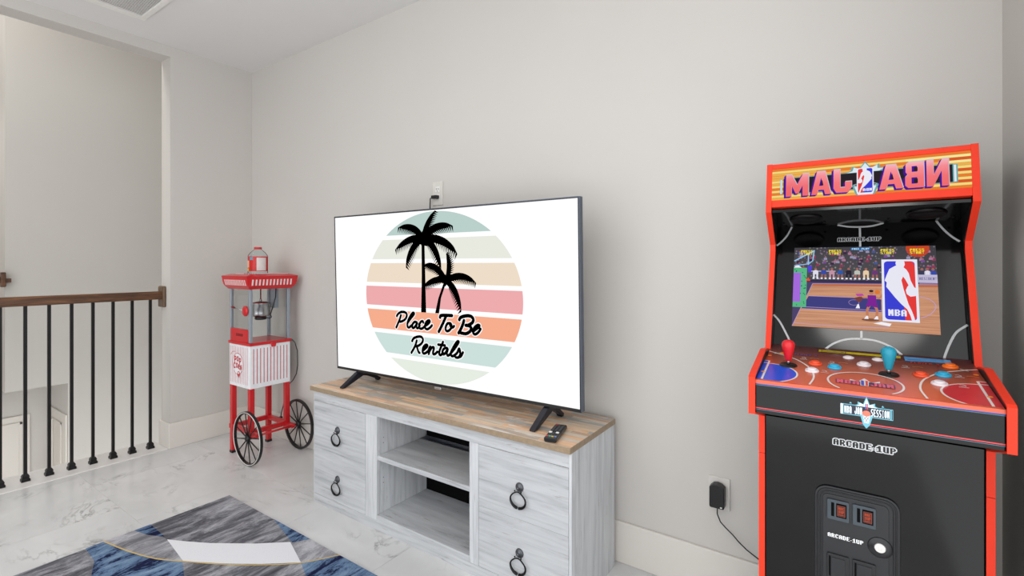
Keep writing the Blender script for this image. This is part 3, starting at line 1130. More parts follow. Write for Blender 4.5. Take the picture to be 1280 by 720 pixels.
c1 = (-0.078, 0.283)
frond(c1, (-0.13, 0.36), (-0.240, 0.336), 0.050, side=-1)
frond(c1, (-0.065, 0.345), (-0.002, 0.403), 0.044, side=1)
frond(c1, (0.0, 0.36), (0.105, 0.330), 0.052, side=1)
frond(c1, (0.06, 0.295), (0.130, 0.203), 0.056, side=1)
frond(c1, (0.015, 0.26), (0.034, 0.128), 0.050, side=1)
frond(c1, (-0.17, 0.25), (-0.193, 0.142), 0.050, side=-1)
frond(c1, (-0.17, 0.30), (-0.264, 0.228), 0.050, side=-1)
ta.poly(burst(-0.072, 0.272, 0.03, 0.042, 7), E_black, 3.2)
ta.poly([(-0.087, 0.27), (-0.068, 0.27), (-0.0665, 0.1), (-0.0650, -0.073), (-0.0975, -0.073), (-0.0895, 0.1)], E_black, 2.8)
c2 = (0.062, 0.084)
frond(c2, (0.01, 0.165), (-0.066, 0.156), 0.046, side=-1)
frond(c2, (0.088, 0.15), (0.066, 0.198), 0.040, side=1)
frond(c2, (0.15, 0.135), (0.233, 0.075), 0.046, side=1)
frond(c2, (0.13, 0.06), (0.149, -0.056), 0.046, side=1)
frond(c2, (-0.01, 0.105), (-0.082, 0.048), 0.042, side=-1)
ta.poly(burst(0.062, 0.082, 0.02, 0.03, 7), E_black, 3.2)
ta.poly([(0.052, 0.08), (0.066, 0.08), (0.030, 0.0), (0.0165, -0.072), (-0.0085, -0.0725), (0.014, 0.0)], E_black, 2.8)
SCRIPT = [[(-0.233,-0.095),(-0.241,-0.113),(-0.254,-0.136),(-0.267,-0.157)],
[(-0.262,-0.101),(-0.252,-0.089),(-0.231,-0.079),(-0.206,-0.079),(-0.193,-0.088),(-0.198,-0.106),(-0.216,-0.12),(-0.238,-0.128)],
[(-0.189,-0.131),(-0.168,-0.108),(-0.149,-0.09),(-0.143,-0.081),(-0.152,-0.079),(-0.167,-0.093),(-0.183,-0.116),(-0.19,-0.136),(-0.188,-0.149),(-0.178,-0.151),(-0.162,-0.14)],
[(-0.126,-0.123),(-0.141,-0.122),(-0.154,-0.133),(-0.158,-0.147),(-0.151,-0.152),(-0.137,-0.143),(-0.123,-0.123),(-0.13,-0.142),(-0.125,-0.151),(-0.115,-0.147),(-0.107,-0.137)],
[(-0.084,-0.121),(-0.088,-0.115),(-0.1,-0.119),(-0.111,-0.133),(-0.111,-0.146),(-0.102,-0.152),(-0.086,-0.147),(-0.074,-0.137)],
[(-0.074,-0.137),(-0.057,-0.128),(-0.044,-0.117),(-0.043,-0.11),(-0.053,-0.11),(-0.066,-0.119),(-0.073,-0.134),(-0.071,-0.148),(-0.058,-0.151),(-0.041,-0.142),(-0.029,-0.131)],
[(0.022,-0.09),(0.027,-0.082),(0.052,-0.079),(0.094,-0.078)],
[(0.06,-0.08),(0.046,-0.105),(0.029,-0.133),(0.013,-0.157)],
[(0.08,-0.114),(0.067,-0.116),(0.056,-0.132),(0.056,-0.146),(0.065,-0.151),(0.08,-0.144),(0.091,-0.129),(0.088,-0.117),(0.08,-0.114),(0.085,-0.127),(0.096,-0.132),(0.106,-0.125)],
[(0.164,-0.096),(0.156,-0.116),(0.143,-0.139),(0.132,-0.154)],
[(0.137,-0.094),(0.146,-0.083),(0.172,-0.075),(0.2,-0.074),(0.216,-0.085),(0.212,-0.101),(0.191,-0.114),(0.174,-0.117)],
[(0.174,-0.117),(0.194,-0.118),(0.204,-0.127),(0.198,-0.141),(0.178,-0.153),(0.155,-0.154),(0.135,-0.15)],
[(0.213,-0.142),(0.233,-0.129),(0.247,-0.119),(0.25,-0.112),(0.24,-0.111),(0.224,-0.122),(0.215,-0.136),(0.217,-0.15),(0.229,-0.152),(0.245,-0.141),(0.256,-0.127)],
[(-0.129,-0.211),(-0.138,-0.233),(-0.15,-0.252),(-0.166,-0.273)],
[(-0.16,-0.216),(-0.149,-0.202),(-0.122,-0.192),(-0.099,-0.191),(-0.088,-0.203),(-0.097,-0.221),(-0.117,-0.234),(-0.135,-0.239)],
[(-0.129,-0.239),(-0.124,-0.253),(-0.118,-0.266),(-0.111,-0.268)],
[(-0.092,-0.257),(-0.074,-0.244),(-0.061,-0.233),(-0.061,-0.226),(-0.073,-0.227),(-0.086,-0.239),(-0.092,-0.255),(-0.089,-0.267),(-0.076,-0.267),(-0.057,-0.255)],
[(-0.057,-0.255),(-0.049,-0.242),(-0.041,-0.231),(-0.045,-0.248),(-0.053,-0.268)],
[(-0.051,-0.259),(-0.034,-0.238),(-0.022,-0.233),(-0.019,-0.239),(-0.025,-0.256),(-0.024,-0.265),(-0.013,-0.264),(0.002,-0.252)],
[(0.038,-0.203),(0.027,-0.224),(0.015,-0.248),(0.014,-0.263),(0.023,-0.265),(0.037,-0.254)],
[(0.008,-0.218),(0.027,-0.218),(0.049,-0.218)],
[(0.062,-0.229),(0.048,-0.231),(0.036,-0.242),(0.033,-0.256),(0.04,-0.26),(0.053,-0.251),(0.067,-0.231),(0.06,-0.252),(0.064,-0.263),(0.075,-0.259),(0.086,-0.247)],
[(0.085,-0.249),(0.107,-0.227),(0.128,-0.201),(0.131,-0.193),(0.122,-0.195),(0.105,-0.215),(0.088,-0.241),(0.085,-0.258),(0.093,-0.263),(0.106,-0.258)],
[(0.106,-0.258),(0.122,-0.244),(0.133,-0.225),(0.138,-0.236),(0.139,-0.252),(0.13,-0.264),(0.116,-0.267),(0.109,-0.263)],
[(0.13,-0.264),(0.143,-0.258),(0.155,-0.24)]]
WIDE = {6, 7, 9, 10, 11}
for i, s in enumerate(SCRIPT):
    w = 0.0162 if i in WIDE else 0.0135
    ta.stroke(s, w + 0.008, E_white, 4)
for i, s in enumerate(SCRIPT):
    w = 0.0162 if i in WIDE else 0.0135
    ta.stroke(s, w, E_black, 5)
art = ta.build('printed_picture', scr, label='palm tree and striped sun picture with black script lettering')
art.location = Vector(art.location) + Vector((0, 0, 0))
b = B()
b.box(0.0 - 0.022, 0.022, -0.006, 0.004, -H2 - 0.018, -H2 - 0.0035)
b.build('sensor_bump', M_steel, tv, bevel=0.003, label='small silver sensor bump')
for lx, yf, yb in ((-0.572, -0.105, 0.150), (0.579, -0.115, 0.130)):
    zt = -H2 - 0.003

    def gz(y):
        return -0.4848 - 0.025 * y
    prof = [(0.012, zt), (0.036, zt), (0.075, zt - 0.018), (yb - 0.012, gz(yb) + 0.020), (yb, gz(yb) + 0.012), (yb - 0.004, gz(yb)), (yb - 0.020, gz(yb)), (yb - 0.026, gz(yb) + 0.010),
            (0.060, zt - 0.034), (0.030, zt - 0.026), (0.008, zt - 0.034), (yf + 0.020, gz(yf)), (yf, gz(yf)), (yf + 0.002, gz(yf) + 0.007), (-0.010, zt - 0.006)]
    B().prism(prof, 0, lx - 0.013, lx + 0.013).build('stand_leg', mat('leg_black_metal', (34, 35, 44), 0.35, 0.3), tv, bevel=0.003)

# power lead from the outlet above, a part of the television (scene coordinates turned into its own)
inv = (Matrix.Translation(TVC) @ Matrix.Rotation(0.021, 4, 'Z') @ Matrix.Rotation(0.025, 4, 'X')).inverted()
pb = B()
pb.box(-1.855, -1.815, YW - 0.034, YW - 0.009, 1.606, 1.624)
pl_ = pb.build('plug', M_black, tv, bevel=0.003)
pl_.matrix_parent_inverse = inv
cbl = B().tube([(-1.853, YW - 0.026, 1.614), (-1.862, YW - 0.03, 1.608), (-1.863, YW - 0.03, 1.58), (-1.863, YW - 0.035, 1.45), (-1.85, YW - 0.05, 1.2)], 0.0035).build('power_cable', M_black, tv, label='thin black cable hanging from the outlet above')
cbl.matrix_parent_inverse = inv

# ------------------------------------------------------------------ remote
rm = thing('remote_control', 'black television remote with small coloured buttons lying on the console top', 'remote', (-0.897, 1.588, 0.6108), rot=(0, 0, math.radians(14)))
b = B()
L2_, Wd = 0.078, 0.024
b.prism([(-Wd + .004, 0.0), (Wd - .004, 0.0), (Wd, 0.006), (Wd, 0.014), (Wd - 0.003, 0.018), (-Wd + 0.003, 0.018), (-Wd, 0.014), (-Wd, 0.006)], 1, -L2_, L2_)
b.build('body', mat('remote_black', (12, 12, 14), 0.25), rm, bevel=0.003)
b = B()
for r in range(11):
    for c in range(3):
        if r in (1, 4):
            continue
        b.box(-0.017 + c * 0.0125, -0.017 + c * 0.0125 + 0.009, -0.06 + r * 0.0115, -0.06 + r * 0.0115 + 0.006, 0.018, 0.0198)
b.build('buttons', mat('grey_rubber', (70, 70, 76), 0.6), rm)
for i, cc in enumerate(((214, 60, 56), (64, 170, 140), (222, 190, 96), (110, 130, 190))):
    b = B()
    b.box(-0.019 + i * 0.0103, -0.019 + i * 0.0103 + 0.0075, -0.0675, -0.0625, 0.018, 0.0205)
    b.build('colour_button', mat('button_colour_%d' % i, cc, 0.4), rm)
for x in (-0.013, 0.013):
    b = B()
    b.box(x - 0.006, x + 0.006, -0.031, -0.019, 0.0181, 0.0225)
    b.build('rocker_button', M_white, rm, bevel=0.002, label='white rocker button')
b = B()
b.box(-0.018, -0.010, 0.0655, 0.0715, 0.018, 0.0205)
b.build('power_button', mat('button_colour_0', (214, 60, 56), 0.4), rm, label='red power button')

# ------------------------------------------------------------------ popcorn cart
PX0, PX1, PY0, PY1 = -3.387, -3.125, 1.594, 1.866
cart = thing('popcorn_cart', 'red and white striped popcorn machine cart with spoked wheels in the room corner', 'popcorn machine', (-3.256, 1.73, 0.0))
Lw = 0.033
legs = {'A': (PX0, PY0, 0.014), 'B': (PX0, PY1 - Lw, 0.014), 'C': (PX1 - Lw, PY0, 0.135), 'D': (PX1 - Lw, PY1 - Lw, 0.135)}
for k, (x, y, z0) in legs.items():
    lg = box('leg', x + .001, x + Lw, y + .001, y + Lw - .001, z0, 0.4535, M_red, cart, bevel=0.003)
    if z0 < 0.1:
        box('foot_cap', x - 0.0005, x + Lw + 0.0015, y - 0.0005, y + Lw + 0.0005, 0.0005, 0.0185, M_black, lg, bevel=0.002, label='black foot cap')
for a in ((PX0 + Lw + .0005, PX1 - Lw - .0005, PY0 + 0.004, PY0 + 0.028), (PX0 + Lw + .0005, PX1 - Lw - .0005, PY1 - 0.028, PY1 - 0.004),
          (PX0 + 0.004, PX0 + 0.028, PY0 + Lw, PY1 - Lw), (PX1 - 0.028, PX1 - 0.004, PY0 + Lw, PY1 - Lw)):
    box('cross_bar', *a, 0.160, 0.190, M_red, cart, bevel=0.002)
box('cross_bar', PX0 - 0.012, PX0 - .0005, PY0 + 0.002, PY0 + 0.030, 0.160, 0.190, M_red, cart, bevel=0.002)
# axle and wheels
AX, AZ, RW = -3.070, 0.1675, 0.1665
B().tube([(AX, PY0 - 0.028, AZ), (AX, PY1 + 0.008, AZ)], 0.007, 10).build('axle', M_red, cart)
ax_b = B()
ax_b.box(PX1 - 0.004, AX + 0.012, PY0 + .006, PY0 + 0.028, AZ - 0.012, AZ + 0.014)
ax_b.build('axle_bracket', M_red, cart)
box('axle_bracket', PX1 - 0.004, AX + 0.012, PY1 - 0.028, PY1 - .006, AZ - 0.012, AZ + 0.014, M_red, cart)


def wheel(y, ring_side):
    b_ = B()
    prof_n = 48
    # rim: rectangular section ring
    for i in range(prof_n):
        a = 2 * math.pi * i / prof_n
        for (r, dy) in ((RW, -0.008), (RW, 0.008), (RW - 0.014, 0.008), (RW - 0.014, -0.008)):
            b_.v.append((AX + r * math.cos(a), y + dy, AZ + r * math.sin(a)))
    for i in range(prof_n):
        j = (i + 1) % prof_n
        for k in range(4):
            l = (k + 1) % 4
            b_.face((4 * i + k, 4 * i + l, 4 * j + l, 4 * j + k), 0, False)
    w = b_.build('wheel', M_black, cart, loc=(AX, y, AZ))
    b_ = B()
    b_.lathe([(0.0, -0.016), (0.008, -0.016), (0.016, -0.011), (0.02, -0.006), (0.02, 0.006), (0.016, 0.011), (0.008, 0.014), (0, 0.014)], (AX, y, AZ), (0, 1, 0), 20)
    b_.build('hub', M_black, w)
    for i in range(12):
        a = 2 * math.pi * (i + 0.35) / 12
        ca, sa = math.cos(a), math.sin(a)
        B().tube([(AX + 0.017 * ca, y, AZ + 0.017 * sa), (AX + 0.153 * ca, y, AZ + 0.153 * sa)], [0.0042, 0.0032], 8).build('spoke', M_black, w)
    if ring_side:
        pts = [(AX + (RW - 0.006) * math.cos(t * math.pi / 24), y + ring_side * 0.0085, AZ + (RW - 0.006) * math.sin(t * math.pi / 24)) for t in range(48)]
        B().tube(pts, 0.0022, 6, closed=True).build('rim_stripe', M_white, w, label='thin white stripe around the rim')
    return w


wheel(1.553, -1)
wheel(1.893, 0)
# striped cabinet
ZB, ZT_ = 0.454, 0.7285
box('striped_cabinet', PX0, PX1, PY0, PY1, ZB, ZT_, M_bwhite, cart, bevel=0.003, label='white cabinet with red stripes')
sa_ = Art((PX0, PY0, ZB), (1, 0, 0), (0, 0, 1), eps=0.0004)
wd = PX1 - PX0
for i in range(11):
    x = 0.014 + i * (wd - 0.046) / 10
    sa_.rect(x, 0.022, x + 0.0038, ZT_ - ZB - 0.014, M_redp, 1)
ccx, ccz = 0.112, 0.148
sa_.poly(circ(ccx, ccz, 0.070, 0.070, 40), M_redp, 2)
sa_.poly(circ(ccx, ccz, 0.0665, 0.0665, 40), M_bwhite, 3)
sa_.stroke([(0.02, 0.20), (0.045, 0.222), (0.075, 0.226)], 0.003, M_redp, 3.5)
RP = M_redp
# bubbly lettering POP / CORN as thick strokes


def pop(P, w=0.0105):
    sa_.stroke([(x + ccx, z + ccz) for x, z in P], w, RP, 4)


pop([(-0.042, 0.008), (-0.041, 0.044)])
pop([(-0.041, 0.044), (-0.026, 0.046), (-0.022, 0.034), (-0.030, 0.026), (-0.041, 0.026)], .009)
pop([(-0.010, 0.030), (-0.006, 0.044), (0.004, 0.046), (0.009, 0.035), (0.005, 0.022), (-0.004, 0.020), (-0.010, 0.030)], .009)
pop([(0.022, 0.000), (0.022, 0.036)])
pop([(0.022, 0.036), (0.036, 0.036), (0.040, 0.025), (0.033, 0.017), (0.022, 0.018)], .009)
pop([(-0.032, 0.000), (-0.044, 0.002), (-0.052, -0.012), (-0.046, -0.028), (-0.032, -0.026)], .010)
pop([(-0.020, -0.010), (-0.014, 0.002), (-0.006, 0.002), (-0.001, -0.012), (-0.006, -0.024), (-0.015, -0.022), (-0.020, -0.010)], .009)
pop([(0.010, -0.030), (0.010, -0.006)], .009)
pop([(0.010, -0.006), (0.021, -0.006), (0.023, -0.014), (0.012, -0.019), (0.024, -0.032)], .008)
pop([(0.034, -0.034), (0.035, -0.008), (0.046, -0.032), (0.048, -0.004)], .008)
sa_.poly(circ(ccx + 0.012, ccz - 0.060, 0.017, 0.013, 16), M_redp, 5)
sa_.poly(circ(ccx + 0.012, ccz - 0.058, 0.008, 0.006, 12), M_bwhite, 6)
sa_.poly([(ccx - 0.006, ccz - 0.066), (ccx + 0.03, ccz - 0.066), (ccx + 0.012, ccz - 0.092)], M_redp, 5.2)
sa_.build('side_print', cart, label='red POP CORN lettering in a circle over thin stripes')
sb_ = Art((PX1, PY0, ZB), (0, 1, 0), (0, 0, 1), eps=0.0004)
for i in range(11):
    y = 0.022 + i * (PY1 - PY0 - 0.048) / 10
    sb_.rect(y, 0.030, y + 0.0048, ZT_ - ZB - 0.020, M_redp, 1)
sb_.build('front_print', cart, label='broad red stripes')
# red tray and machine
tr = B()
tr.box(PX0 - 0.006, PX1 + 0.006, PY0 - 0.006, PY1 + 0.006, 0.729, 0.748)
tr.build('tray', M_red, cart, bevel=0.003)
b = B()
b.prism([(-0.018, 0.0), (-0.012, -0.02), (0.012, -0.02), (0.018, 0.0), (0.018, 0.012), (-0.018, 0.012)], 0, 0, 0.012)
b.v = [(v[0] + PX1 + 0.0065, v[1] + 1.742, v[2] + 0.730) for v in b.v]
b.build('latch', M_red, cart, bevel=0.003)
PW = 0.019
for (x, y) in ((PX0, PY0), (PX1 - PW, PY0), (PX0, PY1 - PW), (PX1 - PW, PY1 - PW)):
    box('post', x, x + PW, y, y + PW, 0.7485, 1.0905, M_grey, cart, bevel=0.003)
lb = box('lower_panel', PX0 + PW + .0005, PX1 - PW - .0005, PY0 - 0.003, PY0 + 0.012, 0.7485, 0.832, M_red, cart, bevel=0.002)
vb = B()
for i in range(5):
    vb.box(PX0 + 0.095 + i * 0.018, PX0 + 0.106 + i * 0.018, PY0 - 0.004, PY0 - 0.0028, 0.785, 0.803)
vb.build('vent_slots', mat('dark_red_recess', (110, 10, 14), 0.6), lb)
for nm, a in (('side_pane', (PX0 + PW, PX1 - PW, PY0 + 0.004, PY0 + 0.0065, 0.8325, 1.09)), ('side_pane', (PX0 + PW, PX1 - PW, PY1 - 0.0065, PY1 - 0.004, 0.749, 1.09)),
              ('back_pane', (PX0 + 0.004, PX0 + 0.0065, PY0 + PW, PY1 - PW, 0.749, 1.09)), ('door_pane', (PX1 - 0.0065, PX1 - 0.004, PY0 + PW, PY1 - PW, 0.749, 1.09))):
    box(nm, *a, M_glass, cart, label='clear pane')
# kettle
KX, KY = -3.235, 1.722
ket = B()
ket.lathe([(0.0, 0.0), (0.050, 0.0), (0.057, 0.006), (0.0585, 0.02), (0.0585, 0.082), (0.061, 0.084), (0.061, 0.088), (0.045, 0.094), (0.02, 0.100), (0.0, 0.101)], (KX, KY, 0.905), n=32)
ko = ket.build('kettle', M_steel, cart)
B().lathe([(0.0, 0), (0.033, 0), (0.036, 0.006), (0.036, 0.0225), (0, 0.0225)], (KX, KY, 0.882), n=24).build('kettle_base', M_black, ko)
B().lathe([(0.008, 0), (0.008, 0.012), (0.004, 0.014), (0.004, 0.085)], (KX, KY, 1.0055), n=12).build('kettle_rod', M_steel, ko)
box('kettle_hanger', KX - 0.03, KX + 0.03, PY1 - 0.060, PY1 - 0.035, 0.955, 1.090, M_grey, cart, bevel=0.003)
B().tube([(KX, KY + 0.06, 0.94), (KX, PY1 - 0.047, 0.965)], 0.005).build('kettle_arm', M_steel, ko)
cb = [(KX + 0.055, KY + 0.075, 1.09), (KX + 0.058, KY + 0.07, 1.03), (KX + 0.055, KY + 0.055, 0.97), (KX + 0.04, KY + 0.045, 0.915), (KX + 0.035, KY + 0.055, 0.895), (KX + 0.03, KY + 0.045, 0.888), (KX + 0.02, KY + 0.03, 0.893)]
B().tube(cb, 0.0035).build('kettle_cord', M_black, cart)
B().lathe([(0.0, 0.014), (0.022, 0.014), (0.032, 0.008), (0.034, 0.0), (0.0, 0.0)], (-3.168, PY0 - 0.0035, 0.952), (0, -1, 0), 24).build('crank_disc', M_red, cart)
ch = B().tube([(-3.172, PY0 - 0.02, 0.958), (-3.24, PY0 - 0.026, 0.968), (-3.262, PY0 - 0.028, 0.971)], 0.0028)
co = ch.build('crank_rod', M_steel, cart)
B().tube([(-3.258, PY0 - 0.028, 0.970), (-3.268, PY0 - 0.029, 0.972), (-3.285, PY0 - 0.030, 0.974), (-3.297, PY0 - 0.031, 0.975)], [0.004, 0.007, 0.0075, 0.004], 10).build('crank_grip', mat('dark_red_grip', (110, 14, 18), 0.4), co)
# lid: flared tray with slots
lid = B()
rings = [(0.006, 1.0912), (0.010, 1.098), (0.018, 1.106), (0.026, 1.120), (0.031, 1.142), (0.034, 1.170), (0.0355, 1.1765)]
for e, z in rings:
    lid.v += [(PX0 - e, PY0 - e, z), (PX1 + e, PY0 - e, z), (PX1 + e, PY1 + e, z), (PX0 - e, PY1 + e, z)]
for i in range(len(rings) - 1):
    for k in range(4):
        l = (k + 1) % 4
        lid.face((4 * i + k, 4 * i + l, 4 * i + 4 + l, 4 * i + 4 + k))
lid.face((3, 2, 1, 0))
n = 4 * (len(rings) - 1)
lid.v += [(PX0 - .030, PY0 - .030, 1.1775), (PX1 + .030, PY0 - .030, 1.1775), (PX1 + .030, PY1 + .030, 1.1775), (PX0 - .030, PY1 + .030, 1.1775),
          (PX0 + .004, PY0 + .004, 1.1880), (PX1 - .004, PY0 + .004, 1.1880), (PX1 - .004, PY1 - .004, 1.1880), (PX0 + .004, PY1 - .004, 1.1880)]
for a in (n, n + 4):
    for k in range(4):
        l = (k + 1) % 4
        lid.face((a + k, a + l, a + 4 + l, a + 4 + k))
lid.face((n + 8, n + 9, n + 10, n + 11))
lido = lid.build('lid', M_red, cart)
M_slot = mat('slot_pale', (228, 214, 214), 0.5)
for i in range(13):
    x = PX0 + 0.004 + i * 0.0213
    q = B()
    for (xx, z, e) in ((x, 1.116, .0258), (x + 0.0075, 1.116, .0258), (x + 0.004, 1.152, .0338), (x - 0.0035, 1.152, .0338)):
        q.v.append((xx, PY0 - e - 0.0014, z))
    for (xx, z, e) in ((x, 1.116, .0258), (x + 0.0075, 1.116, .0258), (x + 0.004, 1.152, .0338), (x - 0.0035, 1.152, .0338)):
        q.v.append((xx, PY0 - e + 0.003, z))
    for f in ((0, 1, 2, 3), (7, 6, 5, 4), (0, 4, 5, 1), (1, 5, 6, 2), (2, 6, 7, 3), (3, 7, 4, 0)):
        q.face(f)
    q.build('slot', M_slot, lido)
for i in range(12):
    y = PY0 - 0.002 + i * 0.0233
    q = B()
    for de in (0.0014, -0.003):
        for (yy, z, e) in ((y, 1.116, .0258), (y + 0.0095, 1.116, .0258), (y + 0.0095, 1.154, .0338), (y, 1.154, .0338)):
            q.v.append((PX1 + e + de, yy, z))
    for f in ((0, 1, 2, 3), (7, 6, 5, 4), (0, 4, 5, 1), (1, 5, 6, 2), (2, 6, 7, 3), (3, 7, 4, 0)):
        q.face(f)
    q.build('slot', M_slot, lido)
# mains cord of the cart
mc = [(PX1 + 0.003, PY1 + 0.008, 0.742), (-3.10, 1.885, 0.72), (-3.095, 1.90, 0.66), (-3.10, 1.905, 0.56), (-3.115, 1.905, 0.50), (-3.15, 1.90, 0.45), (-3.195, 1.895, 0.415), (-3.205, 1.892, 0.39), (-3.225, 1.888, 0.33), (-3.245, 1.885, 0.26), (-3.262, 1.882, 0.21), (-3.268, 1.88, 0.17)]
Q = [Vector(mc[0])]
for i in range(1, len(mc)):
    for k in (0.25, 0.5, 0.75, 1.0):
        Q.append(Vector(mc[i - 1]).lerp(Vector(mc[i]), k))
B().tube([tuple(p) for p in Q], 0.0032, 6).build('mains_cord', M_black, cart)
box('cord_plug', -3.278, -3.258, 1.871, 1.891, 0.145, 0.185, M_black, cart, bevel=0.003)

# ------------------------------------------------------------------ bottle and folded bags on the lid
LZ = 1.1882
bx, by = -3.270, 1.722
bot = thing('kernel_bottle', 'clear plastic bottle with red label and cap on top of the popcorn machine', 'bottle', (bx, by, LZ))
R0 = 0.061
B().lathe([(0.0, 0.0), (R0 - .006, 0.0), (R0, 0.006), (R0, 0.118), (R0 - 0.003, 0.126), (R0 - 0.016, 0.144), (0.030, 0.157), (0.021, 0.163), (0.020, 0.168)], (bx, by, LZ), n=36).build('bottle_body', M_bottle, bot)
B().lathe([(0.0245, 0.0), (0.0245, 0.013), (0.022, 0.015), (0.0, 0.015)], (bx, by, LZ + 0.1645), n=28).build('cap', M_red, bot)


def label_arc(a0, a1, z0, z1, m, name, r=R0 + 0.0008, lab=None):
    b_ = B()
    k = 14
    for i in range(k + 1):
        a = math.radians(a0 + (a1 - a0) * i / k)
        for (rr_, z) in ((r, z0), (r, z1)):
            b_.v.append((bx + rr_ * math.cos(a), by + rr_ * math.sin(a), LZ + z))
    for i in range(k):
        b_.face((2 * i, 2 * i + 2, 2 * i + 3, 2 * i + 1), 0, True)
    return b_.build(name, m, bot, label=lab)


M_lab = mat('label_red', (206, 36, 34), 0.4)
label_arc(-180, 180, 0.018, 0.116, M_lab, 'label', lab='red paper label')
label_arc(-35, 22, 0.022, 0.108, mat('label_white', (214, 206, 204), 0.45), 'label_panel', R0 + 0.0014, 'white printed panel')
label_arc(-79, -56, 0.092, 0.112, mat('label_blue', (90, 150, 170), 0.45), 'label_patch', R0 + 0.0014, 'small pale blue patch')
label_arc(-116, -86, 0.018, 0.036, mat('label_yellow', (226, 176, 40), 0.45), 'label_patch', R0 + 0.0014, 'yellow patch')
label_arc(-118, -84, 0.042, 0.088, mat('label_peach', (236, 186, 150), 0.45), 'label_patch', R0 + 0.0014, 'peach patch')
la = Art((bx + 0.0, by, LZ), (1, 0, 0), (0, 0, 1))
# folded striped bags
bags = thing('popcorn_bags', 'flat red and white striped paper bags beside the bottle on the popcorn machine', 'paper bags', (-3.2, 1.70, LZ))
M_bag = mat('bag_paper', (236, 214, 214), 0.7)
for i, (cx, cy, a, z) in enumerate(((-3.262, 1.628, 1.45, 0.0), (-3.163, 1.742, 0.12, 0.0))):
    ca, sa2 = math.cos(a), math.sin(a)

    def T(u, v, w):
        return (cx + u * ca - v * sa2, cy + u * sa2 + v * ca, LZ + z + w)
    b_ = B()
    hx_, hy_ = (0.036, 0.115) if i else (0.028, 0.07)
    top = 0.004
    b_.v = [T(-hx_, -hy_, 0), T(hx_, -hy_, 0), T(hx_, hy_, 0), T(-hx_, hy_, 0), T(-hx_, -hy_, top), T(hx_, -hy_, top), T(hx_, hy_, top), T(-hx_, hy_, top)]
    for f in ((0, 3, 2, 1), (4, 5, 6, 7), (0, 1, 5, 4), (1, 2, 6, 5), (2, 3, 7, 6), (3, 0, 4, 7)):
        b_.face(f)
    bo = b_.build('bag', M_bag, bags)
    s_ = B()
    for k in range(5 if i else 4):
        u = -hx_ + 0.003 + k * 0.0145
        q = len(s_.v)
        s_.v += [T(u, -hy_ - .0005, top + .0004), T(u + 0.006, -hy_ - .0005, top + .0004), T(u + 0.006, hy_, top + .0004), T(u, hy_, top + .0004),
                 T(u, -hy_ - .0005, 0.0), T(u + 0.006, -hy_ - .0005, 0.0)]
        s_.face((q, q + 1, q + 2, q + 3))
        s_.face((q, q + 4, q + 5, q + 1))
    s_.build('stripes', M_redp, bo)

# ------------------------------------------------------------------ arcade machine
arc = thing('arcade_machine', 'black arcade cabinet with orange-red edging, lit basketball marquee and joystick deck, right of the console', 'arcade machine', (0.034, 1.7, 0.0))
AX0, AX1, AT = -0.200, 0.268, 0.0135
YB = 1.932
FRONT = [(1.485, 0.0), (1.485, 0.836), (1.336, 0.880), (1.316, 0.884), (1.316, 0.974), (1.323, 0.979), (1.510, 1.015), (1.550, 1.012), (1.606, 1.000), (1.712, 1.262), (1.724, 1.292), (1.722, 1.312), (1.622, 1.405), (1.652, 1.552)]


def offset(pl, d):
    out = []
    for i, p in enumerate(pl):
        ns = []
        for a, c in ((i - 1, i), (i, i + 1)):
            if a < 0 or c >= len(pl):
                continue
            dy, dz = pl[c][0] - pl[a][0], pl[c][1] - pl[a][1]
            L = math.hypot(dy, dz)
            ns.append((dz / L, -dy / L))
        ny, nz = sum(q[0] for q in ns), sum(q[1] for q in ns)
        L = math.hypot(ny, nz)
        ny, nz = ny / L, nz / L
        cs = max(0.5, ny * ns[0][0] + nz * ns[0][1])
        out.append((p[0] + ny * d / cs, p[1] + nz * d / cs))
    return out


inner = offset(FRONT, 0.0042)
for x0 in (AX0, AX1 - AT):
    pr = [(YB, 0.0)] + inner + [(YB, 1.5515)]
    pr[1] = (inner[0][0], 0.0)
    B().prism(pr, 0, x0 + 0.0004, x0 + AT - 0.0004).build('side_panel', M_blacksoft, arc)
    inn = offset(FRONT, 0.004)

    def band(lo, hi):
        """strip of edging from index lo to hi of the profile"""
        f, g = FRONT[lo:hi], inn[lo:hi]
        b_ = B()
        for i in range(len(f) - 1):
            k = len(b_.v)
            for x in (x0 - 0.0006, x0 + AT + 0.0006):
                b_.v += [(x, f[i][0], f[i][1]), (x, f[i + 1][0], f[i + 1][1]), (x, g[i + 1][0], g[i + 1][1]), (x, g[i][0], g[i][1])]
            for q in ((0, 1, 5, 4), (1, 2, 6, 5), (2, 3, 7, 6), (3, 0, 4, 7), (3, 2, 1, 0), (4, 5, 6, 7)):
                b_.face([k + t for t in q])
        return b_
    FR_ = FRONT
    lowf = [(1.485, 0.0), (1.485, 0.7335)]
    B().box(x0 - 0.0006, x0 + AT + 0.0006, 1.485, 1.489, 0.0005, 0.7335).build('edging', M_orange, arc, label='orange-red edging strip')
    sv = FRONT[0]
    FRONT[0] = (1.485, 0.735)
    inn[0] = (inn[0][0], 0.735)
    band(0, len(FRONT)).build('edging', M_orange, arc, label='orange-red edging strip')
    FRONT[0] = sv
IX0, IX1 = AX0 + AT + 0.0002, AX1 - AT - 0.0002
# boards between the side panels
B().prism([(1.676, 1.5500), (YB, 1.5500), (YB, 1.54), (1.676, 1.54)], 0, IX0, IX1).build('top_board', M_blacksoft, arc)
box('back_board', IX0, IX1, YB - 0.006, YB, 0.02, 1.539, M_blacksoft, arc)
front_panel = box('front_panel', IX0, IX1, 1.497, 1.509, 0.0, 0.835, M_blackgloss, arc, label='glossy black lower front panel')
B().prism([(1.327, 0.886), (1.497, 0.838), (1.50, 0.848), (1.33, 0.896)], 0, IX0, IX1).build('deck_underside', M_blackgloss, arc)
